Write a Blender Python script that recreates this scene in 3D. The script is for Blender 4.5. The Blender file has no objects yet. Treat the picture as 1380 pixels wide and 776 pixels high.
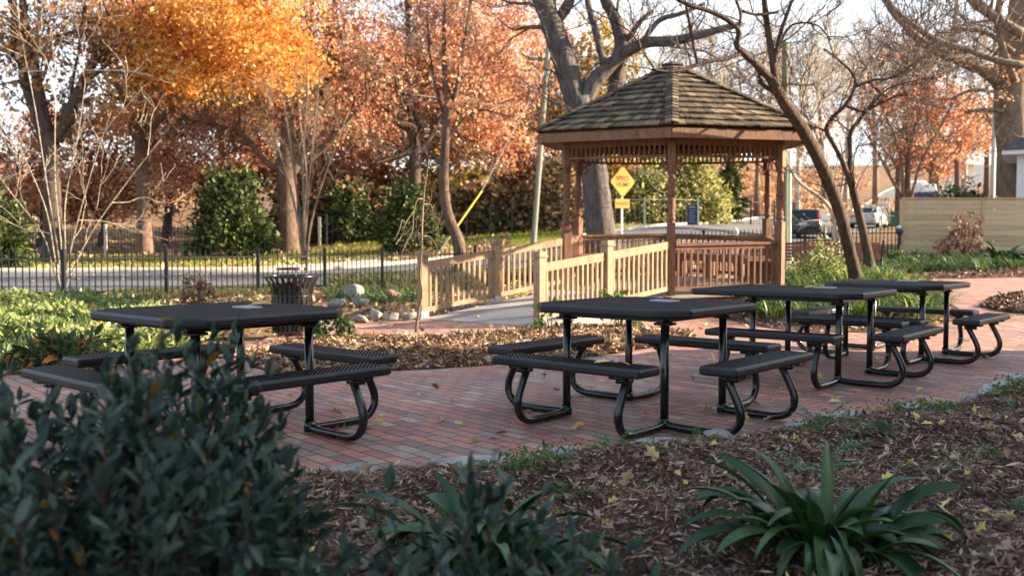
import bpy, math, random
import numpy as np
from mathutils import Vector, Matrix
random.seed(7)
RNG = np.random.default_rng(11)
PI = math.pi
sc = bpy.context.scene
C = bpy.data.collections.new('park'); sc.collection.children.link(C)
# ---------------------------------------------------------------- camera
FPX, PITCH, CAMH = 1275.0, 0.047, 1.152
cam = bpy.data.cameras.new('camera'); camo = bpy.data.objects.new('camera', cam); C.objects.link(camo)
cam.sensor_width = 36; cam.lens = FPX/1380*36; cam.clip_end = 3000; cam.clip_start = 0.05
camo.location = (0, 0, CAMH); camo.rotation_euler = (PI/2-PITCH, 0, 0)
cam.dof.use_dof = True; cam.dof.focus_distance = 6.0; cam.dof.aperture_fstop = 2.8
sc.camera = camo
cP, sP = math.cos(PITCH), math.sin(PITCH)
def ray(px, py):
    u, v = (px-690)/FPX, (388-py)/FPX
    return np.array([u, cP+v*sP, -sP+v*cP])
def W(px, py, Y):
    d = ray(px, py); t = Y/d[1]
    return np.array([0, 0, CAMH])+d*t
def K(Y): return FPX/Y
# ---------------------------------------------------------------- ground height
_c = []
for x in (-12, -8, -4, 0, 4): 
    for y in (-6, 0, 4, 8, 12): _c.append((x, y, 0))
for x in (7, 11):
    for y in (-6, 0, 4, 8): _c.append((x, y, 0))
_c += [(7, 12, .05), (11, 12, .1), (-10, 18, 0), (-6, 22, 0), (-3.4, 24.5, 0), (0, 16, 0), (0, 21, .02), (2.8, 17, .03), (4.6, 15.5, .06),
       (6, 16.5, .26), (9.5, 20, .38), (7, 24, .42), (11.5, 28, .62), (16, 28, .7), (4, 26.5, .4), (0, 26, .1), (14, 18, .4),
       (-12, 28, 0), (-20, 25, 0), (-15, 35, .02), (-5, 35, .1), (-3, 30, .05), (-25, 38, .1), (-17, 45, .55), (-30, 45, .5), (-8, 45, .75), (0, 45, 1.2),
       (-18, 52, .85), (-30, 52, .8), (0, 36, .5), (6, 34, .9), (5.3, 45, 1.58), (9, 49.5, 1.97), (11, 54, 2.15), (12.5, 58, 2.32), (15.8, 65, 2.65), (21.7, 79, 3.25), (25, 87, 3.7), (29, 95, 4.2), (33, 102, 4.7), (38, 109, 5.5), (0, 41, .75), (0, 48, 1.5), (4, 52, 2.05), (11, 41, 1.1), (15.4, 49, 1.38), (24.2, 64, 2.2), (26, 64, 2.35),
       (38, 90, 3.8), (52, 110, 5.9), (66, 150, 10.8), (93, 190, 17), (51, 125, 8.2), (8, 75, 4.4), (13, 95, 7.3), (28, 70, 2.6), (25, 140, 15), (0, 60, 3.1), (-20, 80, 3), (-45, 80, 3), (-45, 50, 1), (0, 100, 8), (-30, 120, 6),
       (12, 64, 2.95), (20, 45, 1.4), (30, 60, 2.2), (25, 35, 1.0), (25, 15, .5), (40, 80, 4), (60, 100, 6), (-14, 16, 0), (-30, 15, 0), (-30, 0, 0), (25, 0, .2), (0, -15, 0), (110, 180, 14), (0, 160, 14), (-60, 160, 9), (-80, 60, 2), (-80, 20, 0), (60, 30, 2), (60, -10, 1)]
_c = np.array(_c, float); _n = len(_c)
def _phi(r): return r
_D = np.sqrt(((_c[:, None, :2]-_c[None, :, :2])**2).sum(-1)+2.0)
_A = np.zeros((_n+3, _n+3)); _A[:_n, :_n] = _D+np.eye(_n)*-0.05
_A[:_n, _n] = 1; _A[:_n, _n+1:] = _c[:, :2]; _A[_n, :_n] = 1; _A[_n+1:, :_n] = _c[:, :2].T
_w = np.linalg.solve(_A, np.concatenate([_c[:, 2], [0, 0, 0]]))
def G(x, y):
    x = np.asarray(x, float); y = np.asarray(y, float); sh = np.broadcast(x, y).shape
    xf = np.broadcast_to(x, sh).ravel(); yf = np.broadcast_to(y, sh).ravel()
    out = np.empty(len(xf))
    for i in range(0, len(xf), 20000):
        a, b = xf[i:i+20000], yf[i:i+20000]
        d = np.sqrt((a[:, None]-_c[None, :, 0])**2+(b[:, None]-_c[None, :, 1])**2+2.0)
        z = d@_w[:_n]+_w[_n]+_w[_n+1]*a+_w[_n+2]*b
        # the patio is dead level
        t = np.clip((np.hypot((a-0.5)/9.5, (b-4.0)/9.5)-.85)/.25, 0, 1); t = t*t*(3-2*t)
        out[i:i+20000] = z*t
    return out.reshape(sh) if sh else float(out[0])
def GP(px, py, ymax=200):
    d = ray(px, py); ys = np.concatenate([np.arange(1, 40, .1), np.arange(40, ymax, .5)])
    P = np.array([0, 0, CAMH])+d[None]*(ys/d[1])[:, None]
    below = P[:, 2] < G(P[:, 0], P[:, 1])
    i = int(np.argmax(below)) if below.any() else len(ys)-1
    q = P[i].copy(); q[2] = G(q[0], q[1]); return q
# ---------------------------------------------------------------- materials
def nt(name):
    m = bpy.data.materials.new(name); m.use_nodes = True; t = m.node_tree; t.nodes.clear()
    o = t.nodes.new('ShaderNodeOutputMaterial'); return m, t, o
def N(t, typ, ins=None, **kw):
    n = t.nodes.new(typ)
    for k, v in kw.items(): setattr(n, k, v)
    for k, v in (ins or {}).items():
        if isinstance(v, bpy.types.NodeSocket): t.links.new(v, n.inputs[k])
        else: n.inputs[k].default_value = v
    return n
def c4(c): return (c[0], c[1], c[2], 1)
def ramp(t, fac, stops, interp='LINEAR'):
    r = t.nodes.new('ShaderNodeValToRGB'); t.links.new(fac, r.inputs[0]); cr = r.color_ramp; cr.interpolation = interp
    while len(cr.elements) < len(stops): cr.elements.new(.5)
    for e, (p, c) in zip(cr.elements, stops): e.position = p; e.color = c4(c)
    return r.outputs[0]
def mixc(t, f, a, b, mode='MIX'):
    n = t.nodes.new('ShaderNodeMix'); n.data_type = 'RGBA'; n.blend_type = mode
    for i, v in ((0, f), (6, a), (7, b)):
        if isinstance(v, bpy.types.NodeSocket): t.links.new(v, n.inputs[i])
        else: n.inputs[i].default_value = v if i == 0 else c4(v)
    return n.outputs[2]
def coord(t, rot=(0, 0, 0), scale=(1, 1, 1), world=False):
    if world: s = t.nodes.new('ShaderNodeNewGeometry').outputs['Position']
    else: s = t.nodes.new('ShaderNodeTexCoord').outputs['Object']
    return N(t, 'ShaderNodeMapping', {'Vector': s, 'Rotation': rot, 'Scale': scale}).outputs[0]
def noise(t, v, s, d=4, r=.55, dist=0): return N(t, 'ShaderNodeTexNoise', {'Vector': v, 'Scale': s, 'Detail': d, 'Roughness': r, 'Distortion': dist}).outputs[0]
def bump(t, h, st, dist): return N(t, 'ShaderNodeBump', {'Height': h, 'Strength': st, 'Distance': dist}).outputs[0]
def leafmat(name, stops, trans=.35, rough=.6, spec=.25, sheen_noise=None):
    m, t, o = nt(name)
    a = N(t, 'ShaderNodeAttribute', attribute_name='rnd')
    col = ramp(t, a.outputs['Fac'], stops)
    p = N(t, 'ShaderNodeBsdfPrincipled', {'Base Color': col, 'Roughness': rough, 'Specular IOR Level': spec})
    if trans > 0:
        tr = N(t, 'ShaderNodeBsdfTranslucent', {'Color': col})
        mx = N(t, 'ShaderNodeMixShader', {0: trans, 1: p.outputs[0], 2: tr.outputs[0]}); t.links.new(mx.outputs[0], o.inputs[0])
    else: t.links.new(p.outputs[0], o.inputs[0])
    return m
def noisemat(name, c1, c2, scale=4, rough=.7, b=.3, bd=.01, stretch=(1, 1, 1), spec=.3, world=False, metallic=0, c3=None, bscale=None):
    m, t, o = nt(name); v = coord(t, scale=stretch, world=world); n = noise(t, v, scale, 6, .6)
    st = [(.3, c1), (.7, c2)] if c3 is None else [(.25, c1), (.5, c2), (.75, c3)]
    col = ramp(t, n, st)
    n2 = noise(t, v, bscale or scale*3, 5, .65)
    p = N(t, 'ShaderNodeBsdfPrincipled', {'Base Color': col, 'Roughness': rough, 'Specular IOR Level': spec, 'Metallic': metallic, 'Normal': bump(t, n2, b, bd)})
    t.links.new(p.outputs[0], o.inputs[0]); return m
def flat(name, c, rough=.5, spec=.4, metallic=0): return noisemat(name, tuple(x*.9 for x in c), tuple(min(1, x*1.08) for x in c), 9, rough, .06, .003, spec=spec, metallic=metallic)
M = {}
def bark(name, c1, c2, sc=1.0): M[name] = noisemat(name, c1, c2, 6*sc, .9, 1, .07, stretch=(1, 1, .3), spec=.15, bscale=13*sc, c3=tuple(min(1, x*1.5) for x in c2))
bark('bark_dark', (.035, .027, .022), (.09, .068, .055)); bark('bark_grey', (.04, .036, .033), (.115, .102, .092), 1.3); bark('bark_brown', (.055, .037, .028), (.15, .1, .075), 1.6)
bark('bark_lean', (.035, .026, .021), (.1, .072, .056), 1.6)
bark('bark_tan', (.1, .075, .055), (.22, .165, .12)); bark('bark_pale', (.3, .25, .19), (.52, .45, .36), 2); bark('bark_red', (.08, .05, .038), (.19, .12, .09), 2)
M['orange'] = leafmat('orange_leaves', [(0, (.36, .1, .02)), (.3, (.62, .25, .05)), (.6, (.8, .42, .1)), (.85, (.85, .6, .2)), (1, (.88, .76, .4))], .5)
M['rust'] = leafmat('rust_leaves', [(0, (.24, .08, .05)), (.3, (.44, .16, .085)), (.6, (.62, .3, .15)), (.85, (.75, .5, .3)), (1, (.82, .7, .5))], .35)  # dark and whitish ends put shadow pockets and highlights into the leaf colour
M['red'] = leafmat('red_leaves', [(0, (.13, .05, .035)), (.35, (.3, .11, .065)), (.65, (.5, .23, .12)), (.88, (.68, .43, .25)), (1, (.78, .62, .42))], .35)  # wide ramp: crown highlights and shaded pockets are in the leaf colours
M['brownleaf'] = leafmat('brown_leaves', [(0, (.2, .09, .05)), (.5, (.42, .22, .11)), (1, (.62, .42, .24))], .4)
M['mixgold'] = leafmat('mixed_gold_green_leaves', [(0, (.2, .11, .03)), (.4, (.36, .2, .04)), (.7, (.36, .32, .06)), (1, (.6, .35, .06))], .45)
M['evergreen'] = leafmat('evergreen_leaves', [(0, (.018, .032, .012)), (.6, (.055, .08, .022)), (1, (.16, .18, .05))], .2, .55, .25)
M['yellowgreen'] = leafmat('yellow_green_leaves', [(0, (.06, .08, .02)), (.35, (.2, .22, .06)), (.75, (.46, .43, .14)), (1, (.72, .64, .34))], .4)
M['liriope'] = leafmat('strap_grass', [(0, (.025, .055, .015)), (.5, (.075, .14, .03)), (.85, (.2, .27, .07)), (1, (.5, .42, .12))], .35, .45, .4)
M['groundleaf'] = leafmat('ground_cover_leaf', [(0, (.02, .045, .018)), (.5, (.055, .105, .035)), (1, (.15, .2, .06))], .3, .5, .3)
M['brightleaf'] = leafmat('pale_ground_cover_leaf', [(0, (.06, .1, .03)), (.4, (.17, .23, .07)), (.8, (.36, .4, .14)), (.95, (.55, .54, .26)), (1, (.6, .36, .08))], .35, .5, .3)
M['blueleaf'] = leafmat('blue_green_leaf', [(0, (.016, .036, .026)), (.55, (.034, .068, .048)), (.9, (.07, .115, .075)), (.975, (.06, .09, .03)), (1, (.4, .16, .02))], .12, .45, .35)
M['castiron'] = leafmat('dark_strap_leaf', [(0, (.014, .05, .014)), (.6, (.028, .085, .022)), (1, (.06, .13, .03))], .15, .4, .4)
M['fern'] = leafmat('fern_leaf', [(0, (.05, .12, .06)), (1, (.16, .26, .12))], .3)
M['weed'] = leafmat('weed_leaf', [(0, (.05, .1, .03)), (1, (.18, .26, .07))], .35)
M['dullgrass'] = leafmat('dull_verge_grass', [(0, (.05, .07, .025)), (.6, (.12, .13, .05)), (1, (.28, .22, .1))], .3)
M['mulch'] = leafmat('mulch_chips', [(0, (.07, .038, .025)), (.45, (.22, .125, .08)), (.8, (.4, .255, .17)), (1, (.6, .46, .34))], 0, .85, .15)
M['sunlit_mulch'] = leafmat('sunlit_mulch_chips', [(0, (.1, .055, .03)), (.45, (.24, .14, .08)), (.8, (.4, .26, .15)), (1, (.6, .45, .3))], 0, .85, .15)  # copy of the mulch chips with sunlight put into a paler colour
M['fallen'] = leafmat('fallen_leaf', [(0, (.1, .055, .035)), (.4, (.26, .16, .1)), (.65, (.4, .3, .21)), (.83, (.48, .38, .26)), (.9, (.66, .5, .14)), (1, (.78, .62, .2))], .15, .6, .3)
M['fallen_yellow'] = leafmat('fallen_yellow_leaf', [(0, (.1, .05, .03)), (.3, (.4, .24, .08)), (.6, (.62, .48, .14)), (1, (.72, .6, .25))], .1, .6, .3)
M['bronze'] = leafmat('bronze_leaf', [(0, (.02, .045, .02)), (.6, (.06, .1, .035)), (.85, (.12, .14, .05)), (.9, (.4, .14, .02)), (1, (.55, .2, .03))], .2)
M['deadflower'] = leafmat('dried_flower_head', [(0, (.13, .06, .05)), (1, (.32, .18, .14))], .2)
M['turfblade'] = leafmat('turf_blade', [(0, (.1, .15, .02)), (.5, (.26, .31, .035)), (1, (.5, .46, .07))], .3)
M['redweed'] = leafmat('red_stem_weed', [(0, (.15, .03, .02)), (1, (.3, .1, .05))], .3)
def wood(name, c1, c2, c3, rough=.7):
    m, t, o = nt(name); v = coord(t); 
    n = noise(t, v, 2.2, 5, .6); g = noise(t, coord(t, scale=(30, 30, 3)), 1.5, 4, .6)
    col = mixc(t, .5, ramp(t, n, [(.3, c1), (.7, c2)]), ramp(t, g, [(.35, c1), (.65, c3)]))
    col = mixc(t, ramp(t, noise(t, v, 6, 6, .75), [(.5, (0, 0, 0)), (.72, (.7, .7, .7))]), col, tuple(x*.45 for x in c1))
    col = mixc(t, ramp(t, N(t, 'ShaderNodeTexVoronoi', {'Vector': coord(t, scale=(1, 1, .35)), 'Scale': 5.0}).outputs['Distance'], [(.05, (.8, .8, .8)), (.1, (0, 0, 0))]), col, tuple(x*.35 for x in c1))
    p = N(t, 'ShaderNodeBsdfPrincipled', {'Base Color': col, 'Roughness': rough, 'Specular IOR Level': .25, 'Normal': bump(t, g, .3, .004)})
    t.links.new(p.outputs[0], o.inputs[0]); M[name] = m
wood('stained_cedar', (.11, .05, .03), (.235, .115, .066), (.3, .165, .1))
wood('raw_pine', (.34, .23, .14), (.44, .31, .19), (.52, .38, .24))
wood('treated_pine', (.36, .29, .16), (.46, .38, .22), (.52, .44, .27))
wood('bench_red', (.24, .1, .075), (.31, .14, .1), (.35, .17, .13))
wood('deck', (.2, .16, .125), (.3, .25, .2), (.34, .28, .22))
# fence boards: grain along the board, knots
m, t, o = nt('fence_board'); v = coord(t, scale=(1, 1, 1)); rnd = N(t, 'ShaderNodeAttribute', attribute_name='rnd').outputs['Fac']
g = noise(t, coord(t, scale=(1.2, 12, 22)), 1.6, 5, .6, .6); kn = N(t, 'ShaderNodeTexVoronoi', {'Vector': coord(t, scale=(1.3, 1, 4.2)), 'Scale': 1.6}).outputs['Distance']
col = mixc(t, .45, ramp(t, rnd, [(0, (.44, .32, .17)), (.5, (.58, .45, .26)), (1, (.68, .56, .36))]), ramp(t, g, [(.3, (.36, .26, .13)), (.7, (.66, .53, .34))]))
col = mixc(t, ramp(t, kn, [(.03, (1, 1, 1)), (.07, (0, 0, 0))]), col, (.2, .12, .05))
p = N(t, 'ShaderNodeBsdfPrincipled', {'Base Color': col, 'Roughness': .75, 'Specular IOR Level': .25, 'Normal': bump(t, g, .25, .004)}); t.links.new(p.outputs[0], o.inputs[0]); M['fence_board'] = m
# roof shakes
def shake(name, stops):
    m, t, o = nt(name); rnd = N(t, 'ShaderNodeAttribute', attribute_name='rnd').outputs['Fac']
    g = noise(t, coord(t), 22, 5, .7); g2 = noise(t, coord(t), 3, 3)
    col = mixc(t, .25, ramp(t, rnd, stops), ramp(t, g, [(.3, stops[0][1]), (.7, stops[-1][1])]))
    col = mixc(t, ramp(t, g2, [(.55, (0, 0, 0)), (.8, (.35, .35, .35))]), col, (.08, .08, .04))
    p = N(t, 'ShaderNodeBsdfPrincipled', {'Base Color': col, 'Roughness': .85, 'Specular IOR Level': .2, 'Normal': bump(t, g, .5, .01)}); t.links.new(p.outputs[0], o.inputs[0]); M[name] = m
shake('shakes', [(0, (.03, .024, .02)), (.4, (.075, .057, .04)), (.75, (.15, .11, .068)), (1, (.29, .22, .13))])
# black plastisol coated metal (perforated)
def coated(name, perf):
    m, t, o = nt(name); v = coord(t)
    col = (.022, .024, .027)
    if perf:
        vo = N(t, 'ShaderNodeTexVoronoi', {'Vector': coord(t, rot=(0, 0, PI/4)), 'Scale': 46.0, 'Randomness': 0.0}, voronoi_dimensions='2D').outputs['Distance']
        sep = N(t, 'ShaderNodeSeparateXYZ', {0: t.nodes.new('ShaderNodeNewGeometry').outputs['True Normal']}).outputs[2]
        hole = N(t, 'ShaderNodeMath', {0: ramp(t, vo, [(.36, (1, 1, 1)), (.46, (0, 0, 0))]), 1: N(t, 'ShaderNodeMath', {0: sep, 1: .95}, operation='GREATER_THAN').outputs[0]}, operation='MULTIPLY').outputs[0]
        n0 = noise(t, v, 5, 4)
        base = ramp(t, n0, [(.3, (.008, .0085, .0095)), (.7, (.017, .0175, .02))])
        cc = mixc(t, hole, base, (.0015, .0015, .0015))
        h = N(t, 'ShaderNodeMath', {0: 1.0, 1: vo}, operation='SUBTRACT').outputs[0]
        sl = ramp(t, N(t, 'ShaderNodeMath', {0: hole, 1: N(t, 'ShaderNodeMath', {0: noise(t, v, 3, 5, .7), 1: .35}, operation='MULTIPLY').outputs[0]}, operation='ADD').outputs[0], [(.08, (.5, .5, .5)), (.3, (.3, .3, .3)), (.8, (.0, .0, .0))])
        p = N(t, 'ShaderNodeBsdfPrincipled', {'Base Color': cc, 'Roughness': .5, 'Specular IOR Level': sl, 'Normal': bump(t, N(t, 'ShaderNodeMath', {0: hole, 1: -1.0}, operation='MULTIPLY').outputs[0], .6, .004)})
    else:
        n0 = noise(t, v, 14, 5)
        p = N(t, 'ShaderNodeBsdfPrincipled', {'Base Color': ramp(t, n0, [(.35, (.005, .005, .006)), (.7, (.012, .012, .013))]), 'Roughness': ramp(t, n0, [(.3, (.16, .16, .16)), (.7, (.32, .32, .32))]), 'Specular IOR Level': .6, 'Normal': bump(t, n0, .08, .002)})
    t.links.new(p.outputs[0], o.inputs[0]); M[name] = m
coated('perforated', True); coated('black_tube', False)
M['black_iron'] = flat('black_iron', (.012, .014, .016), .45, .4)
M['pale_metal'] = flat('pale_fence_metal', (.5, .5, .42), .6)
M['dark_post'] = flat('dark_post', (.03, .04, .05), .6)
M['steel'] = flat('galvanised_steel', (.42, .43, .43), .45, .5, .6)
M['plate'] = flat('grey_plate', (.32, .33, .34), .45)
M['grey_pole'] = noisemat('weathered_pole', (.16, .17, .13), (.27, .28, .22), 3, .85, .5, .01, stretch=(4, 4, .4))
M['green_pole'] = noisemat('green_grey_pole', (.12, .125, .085), (.2, .2, .14), 3, .85, .5, .01, stretch=(4, 4, .4))
M['pale_tube'] = flat('lit_side_and_hydrant_green', (.52, .66, .52), .5)  # pale green of the hydrant and of the tube drawn as a post's lit side
M['sign_yellow'] = flat('sign_yellow', (.8, .25, .006), .45)
M['sign_black'] = flat('sign_black', (.02, .015, .01), .6)
M['sign_blue'] = flat('sign_blue', (.03, .055, .1), .5); M['white'] = flat('white_paint', (.75, .76, .76), .5)
M['yellow_plastic'] = flat('yellow_plastic', (.75, .55, .02), .5)
M['car_dark'] = flat('dark_grey_paint', (.05, .065, .07), .25, .6, .3); M['car_silver'] = flat('silver_paint', (.42, .46, .47), .3, .6, .4); M['car_green'] = flat('dark_green_paint', (.03, .1, .07), .3, .6)
M['glass'] = flat('dark_glass', (.02, .03, .034), .3, .35); M['tyre'] = flat('rubber', (.02, .02, .02), .8); M['rim'] = flat('wheel_rim', (.4, .41, .42), .4, .5, .6)
M['lamp_red'] = flat('red_lamp', (.5, .02, .03), .3, .6); M['bin_green'] = flat('green_plastic', (.02, .075, .05), .5); M['blue'] = flat('blue_plastic', (.02, .04, .16), .5)
M['stone'] = noisemat('rough_stone', (.1, .09, .078), (.24, .22, .19), 4.5, .9, 1, .03, c3=(.38, .35, .31), world=True, bscale=14)
M['pale_stone'] = noisemat('pale_edging_stone', (.2, .19, .17), (.38, .36, .32), 5, .9, 1, .02, c3=(.5, .48, .44), world=True, bscale=20)
M['redstone'] = noisemat('reddish_stone', (.2, .1, .07), (.36, .2, .14), 4, .9, .7, .02, world=True)
M['concrete'] = noisemat('concrete', (.25, .23, .205), (.36, .335, .3), 1.2, .9, .3, .006, world=True, c3=(.42, .4, .36), bscale=60)
M['sidewalk'] = noisemat('sidewalk_concrete', (.42, .37, .3), (.56, .5, .42), .8, .9, .2, .005, world=True)
M['brickwall'] = noisemat('house_brick', (.2, .09, .06), (.3, .14, .1), 4, .9, .3, .01)
M['siding'] = flat('white_siding', (.72, .73, .73), .6); M['roof_dark'] = noisemat('asphalt_shingle', (.05, .05, .055), (.1, .1, .1), 12, .9)
m, t, o = nt('asphalt'); v = coord(t, world=True); n = noise(t, v, .35, 4); n2 = noise(t, v, 60, 3, .7)
col = mixc(t, .35, ramp(t, n, [(.3, (.085, .085, .09)), (.7, (.13, .128, .13))]), ramp(t, n2, [(.3, (.06, .06, .06)), (.7, (.2, .2, .2))]))
p = N(t, 'ShaderNodeBsdfPrincipled', {'Base Color': col, 'Roughness': .85, 'Normal': bump(t, n2, .3, .01)}); t.links.new(p.outputs[0], o.inputs[0]); M['asphalt'] = m
# brick paving
m, t, o = nt('brick_paving'); v = coord(t, rot=(0, 0, math.radians(50)), world=True)
wob = N(t, 'ShaderNodeTexNoise', {'Vector': v, 'Scale': 2.5, 'Detail': 2.0}); 
vv = N(t, 'ShaderNodeVectorMath', {0: v, 1: N(t, 'ShaderNodeVectorMath', {0: wob.outputs['Color'], 'Scale': .02}, operation='SCALE').outputs[0]}, operation='ADD').outputs[0]
br = N(t, 'ShaderNodeTexBrick', {'Vector': vv, 'Color1': (0, 0, 0, 1), 'Color2': (1, 1, 1, 1), 'Mortar': (.5, .5, .5, 1), 'Scale': 1.0, 'Mortar Size': .0048, 'Mortar Smooth': .3, 'Bias': 0.0, 'Brick Width': .205, 'Row Height': .1}, offset=.5)
tint = ramp(t, br.outputs['Color'], [(0, (.17, .12, .1)), (.15, (.34, .11, .075)), (.45, (.52, .17, .1)), (.62, (.42, .19, .13)), (.8, (.27, .2, .165)), (1, (.58, .34, .22))])
big = noise(t, v, .7, 5, .6); fine = noise(t, v, 45, 5, .7); mid = noise(t, v, 7, 5, .65)
col = mixc(t, ramp(t, big, [(.35, (0, 0, 0)), (.7, (.42, .42, .42))]), tint, (.2, .165, .14))
col = mixc(t, ramp(t, noise(t, v, 2.3, 8, .75), [(.52, (0, 0, 0)), (.68, (.6, .6, .6))]), col, (.1, .08, .065))
col = mixc(t, ramp(t, mid, [(.4, (0, 0, 0)), (.75, (.5, .5, .5))]), col, (.38, .29, .23))
col = mixc(t, .5, col, ramp(t, fine, [(.25, (.35, .35, .35)), (.75, (.75, .75, .75))]), 'OVERLAY')
col = mixc(t, br.outputs['Fac'], col, (.022, .017, .014))
hh = N(t, 'ShaderNodeMath', {0: N(t, 'ShaderNodeMath', {0: br.outputs['Fac'], 1: -1.0}, operation='MULTIPLY').outputs[0], 1: N(t, 'ShaderNodeMath', {0: fine, 1: .3}, operation='MULTIPLY').outputs[0]}, operation='ADD').outputs[0]
hh = N(t, 'ShaderNodeMath', {0: hh, 1: N(t, 'ShaderNodeMath', {0: ramp(t, br.outputs['Color'], [(0, (0, 0, 0)), (1, (1, 1, 1))]), 1: .5}, operation='MULTIPLY').outputs[0]}, operation='ADD').outputs[0]
p = N(t, 'ShaderNodeBsdfPrincipled', {'Base Color': col, 'Roughness': ramp(t, mid, [(.3, (.5, .5, .5)), (.7, (.8, .8, .8))]), 'Specular IOR Level': .35, 'Normal': bump(t, hh, .8, .011)}); t.links.new(p.outputs[0], o.inputs[0]); M['brick'] = m
# soil / mulch base
m, t, o = nt('mulch_soil'); v = coord(t, world=True); n = noise(t, v, 2, 6, .7); n2 = noise(t, coord(t, rot=(0, 0, .6), scale=(1, 3, 1), world=True), 30, 6, .75)
col = mixc(t, .6, ramp(t, n, [(.3, (.045, .028, .02)), (.7, (.12, .075, .05))]), ramp(t, n2, [(.35, (.02, .013, .01)), (.55, (.12, .07, .045)), (.75, (.3, .2, .13))]))
p = N(t, 'ShaderNodeBsdfPrincipled', {'Base Color': col, 'Roughness': .95, 'Specular IOR Level': .1, 'Normal': bump(t, n2, 1, .02)}); t.links.new(p.outputs[0], o.inputs[0]); M['soil'] = m
# terrain: leaf litter with grass where the zone attribute says so
m, t, o = nt('terrain'); v = coord(t, world=True); zn = N(t, 'ShaderNodeAttribute', attribute_name='zone').outputs['Fac']
n = noise(t, v, .5, 6, .7); n2 = noise(t, v, 9, 6, .8)
litter = mixc(t, .5, ramp(t, n, [(.3, (.14, .085, .05)), (.7, (.27, .175, .1))]), ramp(t, n2, [(.35, (.06, .04, .025)), (.6, (.3, .17, .09)), (.8, (.5, .35, .18))]))
grass = mixc(t, .5, ramp(t, n, [(.3, (.14, .17, .03)), (.7, (.33, .32, .05))]), ramp(t, n2, [(.35, (.08, .11, .02)), (.65, (.34, .36, .06))]))
f = N(t, 'ShaderNodeMath', {0: zn, 1: N(t, 'ShaderNodeMath', {0: noise(t, v, 1.2, 5, .8), 1: .6}, operation='MULTIPLY').outputs[0]}, operation='ADD').outputs[0]
fac = ramp(t, f, [(.62, (0, 0, 0)), (.85, (1, 1, 1))])
p = N(t, 'ShaderNodeBsdfPrincipled', {'Base Color': mixc(t, fac, litter, grass), 'Roughness': .95, 'Specular IOR Level': .1, 'Normal': bump(t, n2, .8, .05)}); t.links.new(p.outputs[0], o.inputs[0]); M['terrain'] = m
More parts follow.
